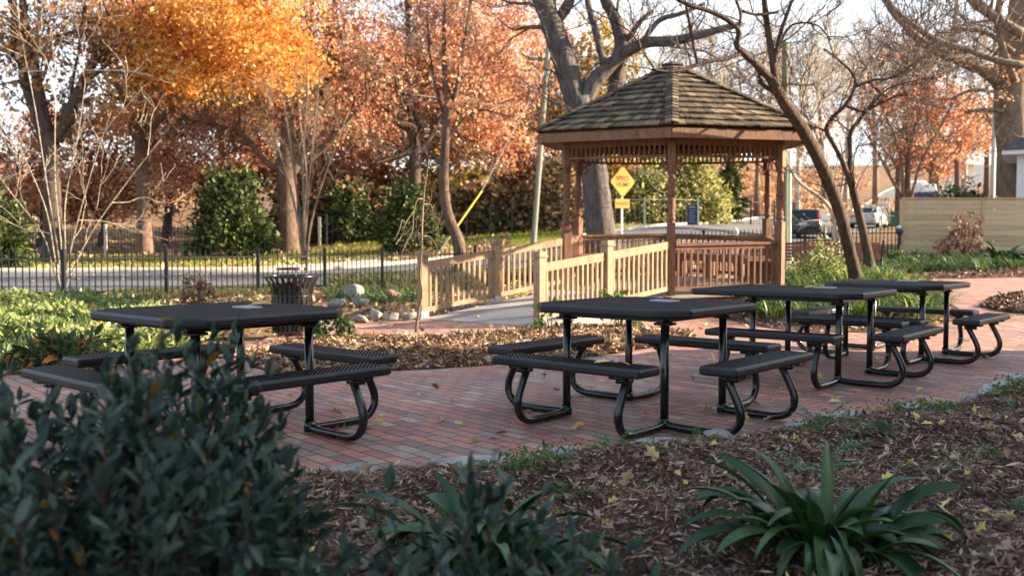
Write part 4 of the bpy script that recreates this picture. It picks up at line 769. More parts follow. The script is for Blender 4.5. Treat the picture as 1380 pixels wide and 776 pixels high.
# ---------------------------------------------------------------- vehicles
def car(name, label, px, Y, head, L, Wd, H, kind, paint):
    p = W(px, 300, Y); gz0 = G(p[0], Y)+.03; t = thing(name, label, 'car', (p[0], Y, gz0)); d = np.array([math.cos(head), math.sin(head), 0]); s = np.array([math.sin(head), -math.cos(head), 0]); up = np.array([0, 0, 1.]); o = np.array([p[0], Y, gz0])
    def P(x, y, z): return o+d*x+s*y+up*z
    # body, rear at x=-L/2. stations: x, halfwidth, zlow, zmid(belt), ztop(deck)
    wag = kind == 'wagon'
    st = [(-.5, .80, .36, .62, .82 if wag else .80), (-.485, .93, .26, .66, .93 if wag else .9), (-.42, .99, .22, .7, .95 if wag else .95), (-.2, 1, .2, .7, .93), (.1, 1, .2, .7, .92), (.28, .99, .2, .68, .9), (.42, .95, .22, .62, .8), (.48, .86, .26, .58, .72), (.5, .74, .34, .52, .64)]
    b = MB(); V = []; 
    for fx, fw, z0, z1, z2 in st:
        w = Wd/2*fw; x = fx*L
        for y, z in ((-w*.86, z0), (-w, z0+.1), (-w*1.0, z1), (-w*.9, z2-.02), (-w*.8, z2), (w*.8, z2), (w*.9, z2-.02), (w*1.0, z1), (w, z0+.1), (w*.86, z0)): V.append(P(x, y, z))
    n = 10; F = [(i*n+j, i*n+(j+1) % n, (i+1)*n+(j+1) % n, (i+1)*n+j) for i in range(len(st)-1) for j in range(n)]; F += [tuple(range(n))[::-1], tuple((len(st)-1)*n+j for j in range(n))]
    b.add(np.array(V), F); body = b.build('body', paint, t, smooth=False, bevel=.02)
    # cabin
    cb = [(-.475, .78, .0), (-.40, .86, 1), (-.1, .88, 1), (.06, .86, 1), (.24, .84, 0)] if wag else [(-.34, .82, 0), (-.2, .84, 1), (-.05, .86, 1), (.06, .85, 1), (.23, .84, 0)]
    zb_, zt_ = .9, H; 
    def cab(fx, fw, k, g=0, zz=None): return fx*L, Wd/2*(fw*.98 if not k else fw*.8)+g, zb_ if not k else zt_
    b = MB(); prof = [(cb[0][0], zb_), (cb[1][0], zt_-.03), (cb[2][0], zt_), (cb[3][0], zt_-.04), (cb[4][0], zb_)]
    def wz(z): return Wd/2*(.93-.2*(z-zb_)/(zt_-zb_))
    Vl = [P(x*L, -wz(z), z) for x, z in prof]+[P(x*L, wz(z), z) for x, z in prof]; b.add(np.array(Vl), [(0, 1, 2, 3, 4), (9, 8, 7, 6, 5)]+[(i, i+5, i+6, i+1) for i in range(4)]); b.build('cabin', paint, t, bevel=.03)
    def quad(c4_, mat, nm, par):
        c4_ = [np.array(q) for q in c4_]; nn = np.cross(c4_[1]-c4_[0], c4_[2]-c4_[0]); nn /= np.linalg.norm(nn); cen = sum(c4_)/4
        if np.dot(nn, cen-P(0, 0, .9)) < 0: nn = -nn
        b = MB(); b.add([q+nn*.004 for q in c4_]+[q+nn*.016 for q in c4_], [(0, 1, 2, 3), (4, 5, 6, 7), (0, 1, 5, 4), (1, 2, 6, 5), (2, 3, 7, 6), (3, 0, 4, 7)]); return b.build(nm, mat, par)
    za, zc = zb_+.06, zt_-.1
    def xr(z): return prof[0][0]*L+(prof[1][0]-prof[0][0])*L*(z-zb_)/(zt_-.03-zb_)
    def xf(z): return prof[4][0]*L+(prof[3][0]-prof[4][0])*L*(z-zb_)/(zt_-.04-zb_)
    quad([P(xr(za), -wz(za)+.12, za), P(xr(za), wz(za)-.12, za), P(xr(zc), wz(zc)-.14, zc), P(xr(zc), -wz(zc)+.14, zc)], 'glass', 'rear_window', t)
    quad([P(xf(za), -wz(za)+.1, za), P(xf(za), wz(za)-.1, za), P(xf(zc), wz(zc)-.1, zc), P(xf(zc), -wz(zc)+.1, zc)], 'glass', 'windscreen', t)
    for sd_ in (-1, 1):
        xs_ = [(xr(za)+.14, xr(zc)+.16), (-.19*L, -.19*L), (-.175*L, -.175*L), (.03*L, .03*L), (.045*L, .045*L), (xf(za)-.14, xf(zc)-.1)]
        if not wag: xs_ = [(xr(za)+.2, xr(zc)+.1), (-.16*L, -.16*L)]+xs_[2:]; xs_[2] = (-.145*L, -.145*L)
        for i in (0, 2, 4): quad([P(xs_[i][0], sd_*wz(za), za), P(xs_[i+1][0], sd_*wz(za), za), P(xs_[i+1][1], sd_*wz(zc), zc), P(xs_[i][1], sd_*wz(zc), zc)], 'glass', 'side_window', t)
        x0 = -.5*L; 
        if wag:
            b = MB(); b.bar(P(x0*.985, sd_*Wd*.405, .72), P(x0*.90, sd_*Wd*.385, 1.32), .1, .12, up=d); b.build('tail_light', 'lamp_red', t)
        else:
            b = MB(); b.bar(P(x0*.995, sd_*Wd*.25, .72), P(x0*.985, sd_*Wd*.42, .72), .06, .15); b.build('tail_light', 'lamp_red', t)
        b = MB(); b.bar(P(.1*L, sd_*Wd*.5, .95), P(.1*L, sd_*Wd*.57, .97), .09, .11); b.build('mirror', paint, t)
        for fx in (-.3, .31):
            c_ = P(fx*L, sd_*(Wd/2-.1), .325); sv = s*sd_; b = MB(); b.tube([c_-sv*.1, c_+sv*.125], .325, 20); wh = b.build('wheel', 'tyre', t)
            b = MB(); b.tube([c_+sv*.1, c_+sv*.135], .2, 16); b.build('rim', 'rim', wh)
    b = MB(); b.bar(P(-L/2-.03, -Wd*.44, .5), P(-L/2-.03, Wd*.44, .5), .12, .16); b.build('bumper', 'tyre' if wag else 'rim', t, bevel=.02)
    b = MB(); b.bar(P(-L/2-.1, -.17, .5 if not wag else .72), P(-L/2-.1, .17, .5 if not wag else .72), .02, .11); b.build('number_plate', 'white', t)
    return t
hd1 = math.atan2(8.5, 4.7)
car('parked_car', 'dark grey station wagon with tall red tail lights parked on the street', 1092, 48.5, hd1+.05, 4.6, 1.8, 1.46, 'wagon', 'car_dark')
car('parked_car', 'silver sedan parked up the street past the dark wagon', 1171, 63, hd1-.02, 4.6, 1.78, 1.38, 'sedan', 'car_silver')
car('parked_car', 'dark green car far up the street above the board fence', 1308, 88, hd1+.9, 4.7, 1.85, 1.6, 'wagon', 'car_green')
p = W(1205, 290, 62); gz0 = G(p[0], 62)+.03; t = thing('wheelie_bin', 'dark green wheeled bin standing by the kerb past the silver car', 'bin', (p[0], 62, gz0))
b = MB(); b.box((p[0], 62, gz0+.5), (.28, .3, .46), None, taper=1.2); b.build('body', 'bin_green', t, bevel=.02); b = MB(); b.box((p[0], 62, gz0+1.0), (.36, .38, .035)); b.build('lid', 'bin_green', t, bevel=.02)
for s in (-1, 1): b = MB(); b.tube([(p[0]+s*.26, 62.3, gz0+.1), (p[0]+s*.32, 62.3, gz0+.1)], .1, 12); b.build('wheel', 'tyre', t)
p = W(1247, 262, 46); p[2] = W(1247, 272, 46)[2]; t = thing('storage_tank', 'blue box with a white lid showing above the board fence', 'storage box', p)
b = MB(); b.box((p[0], 46, p[2]-.55), (.4, .4, 1.0)); b.build('body', 'blue', t, bevel=.03); b = MB(); b.box((p[0], 46, p[2]+.64), (.42, .42, .2), None, taper=.86); b.build('lid', 'white', t, bevel=.05)
# ---------------------------------------------------------------- houses
hx, hy = W(1371, 200, 32)[0], 32.0; z0 = W(1365, 268, 32)[2]-2.2; bpy.context.view_layer.update(); t = thing('white_house', 'white sided house corner with a dark roof at the end of the board fence', 'house', (hx+3, hy+4, z0))
zt = W(1365, 209, 32)[2]; b = MB(); b.box((hx+4, hy+5, (z0+zt)/2), (4.0, 5, (zt-z0)/2)); b.build('wall', 'siding', t)
b = MB(); b.box((hx+3.9, hy+5, zt+.07), (4.35, 5.4, .07)); b.build('eave', 'white', t)
b = MB(); A_r = [(hx-.5, hy-.45), (hx+8.5, hy-.45), (hx+8.5, hy+10.5), (hx-.5, hy+10.5)]; b.prism(A_r, zt+.145, zt+.6, .12); b.build('roof', 'roof_dark', t)
ha = math.atan2(hx, hy)+.02; ca_, sa_ = math.cos(-ha), math.sin(-ha)
for c in t.children_recursive if hasattr(t, 'children_recursive') else []:
    n_ = len(c.data.vertices); co = np.empty(n_*3, np.float32); c.data.vertices.foreach_get('co', co); co = co.reshape(-1, 3)+np.array([3, 4, 0]); x_, y_ = co[:, 0].copy(), co[:, 1].copy(); co[:, 0], co[:, 1] = x_*ca_-y_*sa_, x_*sa_+y_*ca_; co -= np.array([3, 4, 0]); c.data.vertices.foreach_set('co', co.astype(np.float32).ravel()); c.data.update()
# unseen house added off to the right to throw shade over the patio
t = thing('shade_house', 'added unseen brick house with a gabled roof, shading the patio from the right', 'house', (17, 2, 0)); HX, HY0, HY1, HH = 12.6, -16, 10.9, 8.2
b = MB(); b.box((HX+5, (HY0+HY1)/2, HH/2-.2), (5, (HY1-HY0)/2, HH/2+.2)); wl = b.build('wall', 'brickwall', t)
b = MB(); rx = HX+5; V = [(HX-.4, HY0-.4, HH), (HX+10.4, HY0-.4, HH), (rx, HY0-.4, HH+3.2), (HX-.4, HY1+.3, HH), (HX+10.4, HY1+.3, HH), (rx, HY1+.3, HH+3.2)]; b.add(V, [(0, 2, 1), (3, 4, 5), (0, 3, 5, 2), (1, 2, 5, 4), (0, 1, 4, 3)]); b.build('roof', 'roof_dark', t)
for yy in (-8, -3, 2, 7):
    for zz in (1.6, 4.6):
        b = MB(); b.box((HX-.02, yy, zz), (.04, .55, .8)); w_ = b.build('window', 'white', t); b = MB(); b.box((HX-.066, yy, zz), (.004, .47, .72)); b.build('pane', 'glass', w_)
# ---------------------------------------------------------------- trees
def grow(b, p, d, L, r, depth, kids=3, ends=None, up=.25, spread=.7, wander=.18, rmin=.012, segs=5, shrink=.62, sides=None):
    P = [np.array(p, float)]; R = [r]; d = np.array(d, float); d /= np.linalg.norm(d)
    for i in range(segs):
        d = d+RNG.normal(size=3)*wander+np.array([0, 0, up*.15]); d /= np.linalg.norm(d); P.append(P[-1]+d*L/segs); R.append(max(rmin, r*(1-.5*(i+1)/segs)))
    b.tube(P, R, sides or (8 if r > .08 else 5 if r > .03 else 3), False, RNG.random())
    if ends is not None and depth <= 1: ends.append(P[-1]); ends.append(P[len(P)//2])
    if depth > 0:
        for k in range(kids):
            t = 1.0 if k == 0 else RNG.uniform(.35, .95); i = min(segs-1, int(t*segs-.001)); q = P[i]+(P[i+1]-P[i])*(t*segs-i)
            e = rv(1)[0]; nd = d+e*spread*(.6 if k == 0 else 1.1); nd[2] += up*.3; grow(b, q, nd, L*shrink*RNG.uniform(.75, 1.25), max(rmin, R[i+1]*(.85 if k == 0 else .6)), depth-1, kids, ends, up, spread, wander, rmin, segs, shrink)
    return P[-1]
bark('bark_multi', (.2, .165, .125), (.38, .32, .25), 2)
LW = 1.0
def limbpts(spec):
    """spec rows (px,py,width_px,Y)"""
    P = np.array([W(a, c, Y) for a, c, w, Y in spec]); R = np.array([w/2/K(Y)*LW for a, c, w, Y in spec]); Q = resample(np.c_[P, R], len(spec)*4)
    return Q[:, :3], Q[:, 3]
def limb(b, spec, twigs=0, depth=2, L=1.5, ends=None, kids=3, t0=.3, rr=.5, **kw):
    P, R = limbpts(spec); R = R*(1+RNG.normal(size=len(R))*.035); b.tube(P, R, 12 if R.max() > .12 else 7, True, RNG.random())
    for i in range(twigs):
        j = int(RNG.uniform(t0, 1)*(len(P)-1)); d = P[min(j+1, len(P)-1)]-P[max(j-1, 0)]; d = unit(d[None])[0]+rv(1)[0]*1.0
        grow(b, P[j], d, L*RNG.uniform(.6, 1.3), max(.012, R[j]*rr), depth, kids, ends, **kw)
    return P, R
def crown(lobes, n, mat, parent, L, clump=.45, name='crown', asp=.6, per=26, rlo=None):
    """lobes (px,py,Y,rx,ry,rz metres)"""
    vol = np.array([q[3]*q[4]*q[5] for q in lobes])**.75; vol /= vol.sum(); Ps = []; cc = []
    for q, v in zip(lobes, vol):
        m = max(3, int(n*v/per)); c = W(q[0], q[1], q[2]); u = rv(m)*(RNG.random((m, 1))**(.45)); cen = c+u*np.array(q[3:6]); cc.append(cen)
        k = int(n*v); idx = RNG.integers(0, m, k); sz = clump*np.exp(RNG.normal(size=m)*.35); Ps.append(cen[idx]+RNG.normal(size=(k, 3))*sz[idx][:, None]*np.array([1, 1, .7]))
    P = np.vstack(Ps); r = np.clip(RNG.random(len(P))*.75+.25*RNG.random()+.12*np.sin(P[:, 0]*1.3+P[:, 2]*1.7), 0, 1)
    leafmesh(name, P, M[mat], parent, L, L*asp, rnd=r); return np.vstack(cc)
def tree(name, label, specs, mat, lobes=None, n=0, leaf=None, L=.22, clump=.45, cat='tree', group=None, twigs=8, depth=2, tl=2.0, fill=14, extra=None, kids=3, rr=.5, **kw):
    base = W(specs[0][0][0], specs[0][0][1], specs[0][0][3]); base[2] = G(base[0], base[1]); t = thing(name, label, cat, base, group); b = MB(); allP = []; 
    for i, sp in enumerate(specs):
        if i == 0:
            P, R = limbpts(sp); P = np.vstack([[base[0], base[1], base[2]-.3], P]); R = np.r_[R[0]*1.25, R]; R[1] *= 1.05; b.tube(P, R*(1+RNG.normal(size=len(R))*.03), 14, True, .5)
            for k in range(twigs): 
                j = int(RNG.uniform(.75, 1)*(len(P)-1)); grow(b, P[j], rv(1)[0]+[0, 0, .5], tl*RNG.uniform(.6, 1.3), max(.012, R[j]*rr*.7), depth, kids, **kw)
        else: P, R = limb(b, sp, twigs, depth, tl, kids=kids, rr=rr, **kw)
        allP.append(np.c_[P, R])
    AP = np.vstack(allP)
    if lobes:
        cc = crown(lobes, n, leaf, t, L, clump)
        for c in cc[RNG.permutation(len(cc))[:fill]]:
            hi = AP[AP[:, 2] > base[2]+.35*(AP[:, 2].max()-base[2])]; j = hi[np.argmin(np.linalg.norm(hi[:, :3]-c, axis=1))]; m_ = (j[:3]+c)/2+rv(1)[0]*.3; b.tube([j[:3], m_, c], [max(.03, j[3]*.35), max(.02, j[3]*.2), .012], 4, False)
    b.build('trunk', mat, t, smooth=True); return t
# --- the leaning tree in front of the gazebo corner
YL = 16.5; LW = .78
tree('leaning_tree', 'bare dark tree leaning left across the corner of the gazebo roof', [
    [(1153, 372, 23, 16.5), (1143, 330, 21, 16.3), (1128, 275, 21, 16), (1108, 225, 22, 15.6), (1082, 175, 22, 15), (1055, 135, 20, 14.6), (1040, 108, 17, 14.3)],
    [(1046, 118, 13, 14.4), (1041, 80, 12, 14.3), (1034, 35, 11, 14.2), (1030, 0, 10, 14), (1026, -60, 8, 14)],
    [(1043, 85, 8, 14.3), (1052, 45, 7, 14.2), (1066, 5, 6, 14.1), (1085, -50, 5, 14)],
    [(1044, 112, 15, 14.4), (1022, 90, 13, 14.2), (1000, 70, 12, 14), (992, 60, 11, 13.9), (996, 42, 9, 13.8), (978, 26, 9, 13.7), (952, 14, 8, 13.6), (925, 6, 7, 13.5), (880, -20, 5, 13.4)],
    [(998, 72, 9, 14), (980, 79, 8, 13.9), (955, 83, 8, 13.8), (930, 91, 7, 13.7), (905, 97, 6, 13.6), (878, 94, 4, 13.5)],
    [(1043, 124, 8, 14.5), (1030, 116, 8, 14.4), (1022, 106, 7, 14.3), (1028, 94, 6, 14.3)],
    [(995, 42, 6, 13.8), (998, 20, 5, 13.8), (990, -5, 5, 13.8)], [(940, 86, 5, 13.7), (932, 50, 5, 13.7), (925, 10, 5, 13.6), (915, -30, 4, 13.6)],
    [(1046, 70, 5, 14.3), (1066, 35, 4, 14.3), (1100, 34, 3, 14.2), (1120, 55, 2.5, 14.2)], [(1000, 15, 5, 13.9), (1020, 20, 5, 14), (1048, 17, 5, 14.1)], [(882, 94, 3.5, 13.5), (860, 60, 3, 13.5), (845, 40, 2.5, 13.4), (790, 10, 2, 13.4)]],
    'bark_lean', twigs=3, depth=2, tl=.8, rmin=.004, rr=.32, wander=.22)
tree('bare_tree', 'slender bare tree with dark curving limbs behind the leaning trunk', [
    [(1171, 350, 17, 19.5), (1166, 325, 15, 19.5), (1158, 290, 14, 19.5), (1149, 255, 13, 19.5), (1145, 240, 12, 19.4)],
    [(1145, 242, 10, 19.4), (1146, 210, 9, 19.4), (1146, 180, 8, 19.3), (1160, 160, 7, 19.2), (1169, 148, 7, 19.1), (1198, 134, 5, 19), (1225, 122, 3, 19)],
    [(1144, 240, 10, 19.4), (1134, 215, 9, 19.3), (1122, 192, 8, 19.2), (1113, 174, 8, 19.2), (1125, 155, 7, 19.1), (1135, 146, 7, 19), (1148, 128, 6, 19), (1152, 105, 5, 18.9), (1135, 85, 4, 18.8), (1110, 66, 3, 18.8)],
    [(1138, 142, 5, 19), (1158, 150, 5, 19), (1170, 150, 4, 19)], [(1152, 118, 5, 18.9), (1178, 108, 4, 18.9), (1205, 104, 3.5, 18.8), (1240, 80, 2.5, 18.8)], [(1168, 148, 4, 19.1), (1200, 118, 3, 19), (1240, 108, 2, 19)],
    [(1115, 178, 4, 19.2), (1095, 168, 3, 19.2), (1080, 150, 2, 19.2)]], 'bark_lean', twigs=5, depth=3, tl=1.2, rmin=.006, rr=.4, kids=3, lobes=[(1190, 110, 19, 1.0, .8, .6)], n=260, leaf='red', L=.07, clump=.25, fill=3)
tree('bare_tree', 'small pale curving trunk with sun on its edge, just left of the leaning tree', [
    [(1128, 332, 11, 24), (1126, 312, 10, 24), (1124, 296, 9, 24)], [(1125, 298, 8, 24), (1118, 280, 7, 24), (1104, 265, 6.5, 24), (1086, 253, 6, 24), (1072, 240, 5, 24), (1062, 222, 4, 24)], [(1129, 325, 6, 23.9), (1133, 300, 6, 23.9), (1132, 270, 5, 23.9), (1138, 225, 4, 23.9), (1132, 190, 3, 23.9)]], 'bark_pale', twigs=4, depth=2, tl=1.0, rmin=.008)
LW = 1.0
# --- oak behind the gazebo
tree('oak', 'big grey forked oak trunk rising behind the gazebo', [
    [(812, 330, 46, 26), (808, 300, 40, 26), (804, 260, 37, 26), (799, 220, 35, 26), (790, 180, 36, 26), (782, 150, 36, 26), (779, 132, 36, 26)],
    [(776, 138, 30, 26), (767, 105, 31, 26), (758, 75, 31, 26), (748, 45, 30, 26), (737, 15, 29, 26), (726, -20, 27, 26), (700, -90, 22, 26)],
    [(786, 142, 24, 26), (800, 112, 22, 26), (818, 92, 19, 26), (842, 72, 16, 25.8), (870, 58, 15, 25.5), (900, 56, 14, 25.3), (925, 52, 12, 25), (955, 44, 10, 25), (1000, 32, 8, 25)],
    [(800, 200, 26, 26.3), (818, 160, 24, 26.4), (829, 125, 22, 26.5), (833, 90, 22, 26.5), (838, 60, 20, 26.5), (830, 28, 17, 26.5), (815, 0, 14, 26.5), (800, -40, 10, 26.5)],
    [(816, 92, 11, 26), (808, 65, 10, 26), (802, 40, 10, 26), (794, 12, 9, 26), (788, -25, 8, 26)], [(838, 62, 8, 26.5), (852, 45, 8, 26.3), (862, 30, 7, 26), (880, 15, 6, 26)],
    [(866, 60, 9, 25.5), (878, 40, 8, 25.5), (892, 26, 7, 25.5), (920, 18, 6, 25.5), (950, 5, 5, 25.5)], [(744, 35, 14, 26), (765, 10, 12, 26), (778, -30, 10, 26)]],
    'bark_grey', twigs=5, depth=3, tl=1.8, rmin=.01, rr=.25)
# --- big trunk at the right edge
tree('oak', 'massive tan tree trunk at the far right rising behind the board fence', [
    [(1367, 300, 42, 36), (1366, 230, 40, 36), (1364, 180, 40, 36), (1362, 140, 42, 36), (1364, 100, 40, 36), (1370, 60, 38, 36), (1378, 10, 34, 36), (1385, -60, 28, 36)],
    [(1354, 135, 18, 36), (1345, 112, 17, 36), (1325, 95, 16, 35.5), (1300, 85, 14, 35.3), (1270, 73, 12, 35), (1240, 55, 10, 35), (1215, 30, 9, 35), (1195, 5, 8, 35), (1180, -30, 6, 35)],
    [(1378, 88, 11, 33), (1345, 82, 9, 33), (1305, 68, 8, 33), (1262, 55, 8, 33), (1232, 35, 7, 33), (1205, 12, 6, 33), (1185, -20, 5, 33)],
    [(1376, 45, 14, 34), (1350, 30, 13, 34), (1325, 12, 13, 34), (1300, -10, 12, 34)], [(1366, 70, 7, 34), (1330, 45, 6, 34), (1300, 40, 5, 34), (1270, 45, 4, 34)], [(1368, 110, 9, 34), (1350, 60, 9, 34), (1345, 20, 9, 34), (1352, -20, 8, 34)],
    [(1352, 150, 7, 35.5), (1325, 148, 5, 35.5), (1300, 152, 4, 35.5)], [(1350, 125, 5, 35.5), (1310, 122, 4, 35.5), (1280, 135, 3, 35.5)]], 'bark_tan', twigs=8, depth=3, tl=2.0, rmin=.01, rr=.3, lobes=[(1300, 75, 35, 3, 1.5, 1), (1360, 110, 35, 1, 1, 1)], n=700, leaf='brownleaf', L=.12, clump=.3, fill=4)
# --- left: dark oak with orange leaves
tree('oak', 'dark forked oak at the left with thin orange leaves against the sky', [
    [(70, 345, 27, 43), (71, 300, 23, 43), (70, 250, 22, 43), (68, 205, 24, 43), (64, 180, 24, 43)],
    [(62, 186, 18, 43), (50, 155, 17, 43), (38, 125, 13, 43), (30, 90, 11, 43), (22, 50, 10, 43), (18, 0, 8, 43)], [(66, 186, 16, 43), (54, 130, 14, 43), (46, 90, 13, 43), (34, 40, 11, 43), (30, -10, 9, 43)],
    [(76, 190, 18, 43), (90, 160, 18, 43), (104, 130, 16, 43), (118, 100, 13, 43), (130, 75, 11, 43), (150, 40, 8, 43), (160, 0, 7, 43)], [(112, 112, 7, 43), (132, 98, 6, 43), (148, 85, 5, 43), (180, 70, 4, 43)], [(97, 145, 6, 43), (98, 110, 5, 43), (108, 60, 4, 43), (112, 10, 3, 43)]],
    'bark_dark', lobes=[(60, 60, 42, 4.6, 3, 3), (20, 110, 43, 3.0, 2, 2.3), (120, 20, 42, 4, 3, 2), (110, 150, 44, 2.5, 2, 1.5), (-20, 20, 42, 3, 2, 3)], n=4200, leaf='brownleaf', L=.22, clump=.5, twigs=6, depth=3, tl=2.4, rmin=.02, fill=26)
tree('maple', 'tree full of bright orange and yellow leaves above the street at the left', [
    [(195, 342, 22, 47), (194, 300, 19, 47), (193, 250, 18, 47), (190, 200, 17, 47), (192, 150, 15, 47), (200, 100, 12, 47)], [(192, 190, 10, 47), (225, 150, 9, 46), (270, 110, 7, 45), (320, 80, 5, 44)], [(191, 170, 9, 47), (165, 130, 8, 47), (150, 90, 7, 47), (140, 40, 5, 47)]],
    'bark_red', lobes=[(180, 55, 45, 3.0, 2.2, 1.9), (250, 60, 42, 3.3, 2.4, 2.1), (310, 50, 40, 3.2, 2.3, 2.3), (360, 60, 39, 2.2, 1.6, 1.8), (300, 10, 41, 4.6, 2.5, 2), (235, 115, 43, 1.9, 1.4, 1.0), (380, 100, 38, 1.6, 1.2, 1.1), (410, 82, 38, 1.0, 1.0, .7), (210, 20, 44, 4, 2.5, 2), (150, 160, 46, 1.6, 1.4, 1.1)], n=31000, leaf='orange', L=.155, clump=.36, twigs=5, depth=2, rmin=.02, fill=50)
tree('maple', 'broad multi limbed tree with dark red leaves right of the dark evergreen bush', [
    [(389, 340, 31, 46), (388, 300, 27, 46), (387, 250, 25, 46), (387, 215, 26, 46), (388, 190, 20, 46), (386, 150, 14, 46), (380, 90, 11, 46), (376, 20, 8, 46)],
    [(392, 235, 15, 46), (408, 205, 13, 46), (424, 170, 12, 46), (434, 140, 11, 46), (445, 95, 10, 46), (446, 50, 8, 46), (452, 0, 7, 46)], [(380, 232, 9, 46), (355, 215, 8, 46), (325, 180, 7, 46), (290, 168, 5, 46), (240, 160, 4, 46)], [(394, 225, 12, 46), (420, 212, 10, 46), (455, 180, 8, 46), (480, 150, 7, 46), (500, 130, 5, 46)], [(424, 172, 7, 46), (432, 110, 7, 46), (418, 60, 6, 46), (422, 0, 5, 46)]],
    'bark_brown', lobes=[(420, 40, 46, 3.6, 3, 2.3), (470, 80, 46, 3, 2.6, 2.1), (395, 110, 47, 3, 3, 2), (460, 160, 47, 2.6, 2.5, 1.6), (340, 150, 47, 3.2, 2.5, 1.7), (270, 185, 48, 3.2, 2.5, 1.7), (230, 235, 50, 2.6, 2.5, 1.5), (350, 200, 49, 2, 1.6, 1)], n=22000, leaf='red', L=.165, clump=.42, twigs=6, depth=3, tl=2.4, rmin=.02, fill=40)
tree('maple', 'dark forked trunk in the middle of the rust coloured woods', [
    [(559, 330, 20, 52), (559, 280, 17, 52), (559, 235, 16, 52), (560, 200, 17, 52), (559, 180, 15, 52)], [(558, 185, 12, 52), (554, 150, 10, 52), (548, 110, 9, 52), (550, 50, 7, 52), (548, 0, 6, 52)], [(562, 205, 10, 52), (575, 190, 9, 52), (590, 165, 9, 52), (600, 140, 8, 52), (625, 100, 6, 52)], [(556, 182, 7, 52), (540, 168, 6, 52), (515, 155, 5, 52), (500, 150, 4, 52)]],
    'bark_dark', lobes=[(575, 90, 53, 4.2, 3, 2.8), (620, 50, 54, 4.4, 3, 3), (520, 130, 53, 3, 2.5, 2), (640, 130, 54, 3.6, 2.5, 2.4), (690, 90, 55, 3.4, 2.5, 2.6), (610, 0, 53, 3, 3, 2), (700, 20, 56, 3.4, 2.6, 2.6), (500, 200, 53, 2.2, 2, 1.6), (620, 190, 54, 3.4, 2.2, 1.6), (680, 200, 55, 2.7, 2.2, 1.8)], n=36000, leaf='rust', L=.175, clump=.42, twigs=5, depth=3, tl=2.4, rmin=.02, fill=50)
tree('street_tree', 'slender grey tree leaning beside the yellow guy sleeve', [
    [(621, 345, 17, 30), (616, 320, 16, 30), (606, 298, 15, 30), (600, 270, 14, 30), (598, 235, 13, 30), (600, 190, 12, 30), (603, 150, 10, 30), (600, 110, 8, 30), (598, 60, 6, 30), (600, 0, 4, 30)],
    [(602, 160, 6, 30), (615, 120, 6, 30), (622, 80, 5, 30), (630, 30, 4, 30), (636, -10, 3, 30)], [(601, 175, 5, 30), (590, 130, 5, 30), (580, 80, 4, 30), (575, 20, 3, 30)], [(598, 232, 5, 30), (590, 215, 4, 30), (575, 205, 3, 30), (562, 212, 2.5, 30), (572, 228, 2, 30)], [(600, 190, 4, 30), (640, 150, 3, 30), (690, 158, 2.5, 30)]],
    'bark_brown', twigs=7, depth=3, tl=1.6, rmin=.008, rr=.4, lobes=[(600, 70, 30, 1.6, 1.2, 1.8), (620, 130, 30, 1.6, 1, 1)], n=900, leaf='rust', L=.13, clump=.35, fill=4)
# pale multi stem trees by the street
def multistem(label, px, py, Y, tips, mat, w, name='multi_stem_tree', lobes=None, n=0, leaf=None, L=.1, twigs=4, depth=2, tl=1.2):
    base = GP(px, py) if Y is None else W(px, py, Y); Yb = base[1]; specs = []
    for (tx, ty, dY) in tips:
        mx, my = px+(tx-px)*.3+random.uniform(-6, 6), py+(ty-py)*.45; specs.append([(px+random.uniform(-4, 4), py, w, Yb), (px+(tx-px)*.12, py+(ty-py)*.2, w*.95, Yb+dY*.2), (mx, my, w*.8, Yb+dY*.5), (px+(tx-px)*.68, py+(ty-py)*.75, w*.6, Yb+dY*.8), (tx, ty, w*.3, Yb+dY)])
    return tree(name, label, specs, mat, lobes, n, leaf, L, .3, twigs=twigs, depth=depth, tl=tl, rmin=.006, rr=.5, fill=3)
multistem('pale bare many stemmed tree growing by the iron fence post at the left', 84, 402, None, [(30, 60, .5), (0, 130, -.5), (70, 40, .8), (150, 150, -.6), (215, 190, .4), (-20, 210, .2), (115, 110, .9)], 'bark_multi', 2.1, twigs=3, depth=2, tl=1.1)
multistem('pale bare many stemmed tree in front of the dark red maple', 410, 352, 31, [(375, 100, .5), (400, 90, -.5), (430, 110, .5), (355, 140, 0), (470, 150, .6), (415, 60, .3)], 'bark_tan', 3.6, twigs=4, depth=3, tl=1.2)
multistem('red barked many stemmed tree with salmon leaves above the board fence', 1222, 290, 50, [(1180, 110, 0), (1215, 80, 1), (1250, 90, 0), (1290, 130, -1), (1160, 170, 1), (1235, 60, .5)], 'bark_red', 5, lobes=[(1250, 130, 50, 2.2, 2, 1.5), (1290, 160, 50, 2, 1.6, 1.6), (1200, 150, 50, 1.6, 1.5, 1.2), (1265, 200, 50, 2, 1.4, 1)], n=3800, leaf='rust', L=.17, twigs=8, depth=3, tl=2)
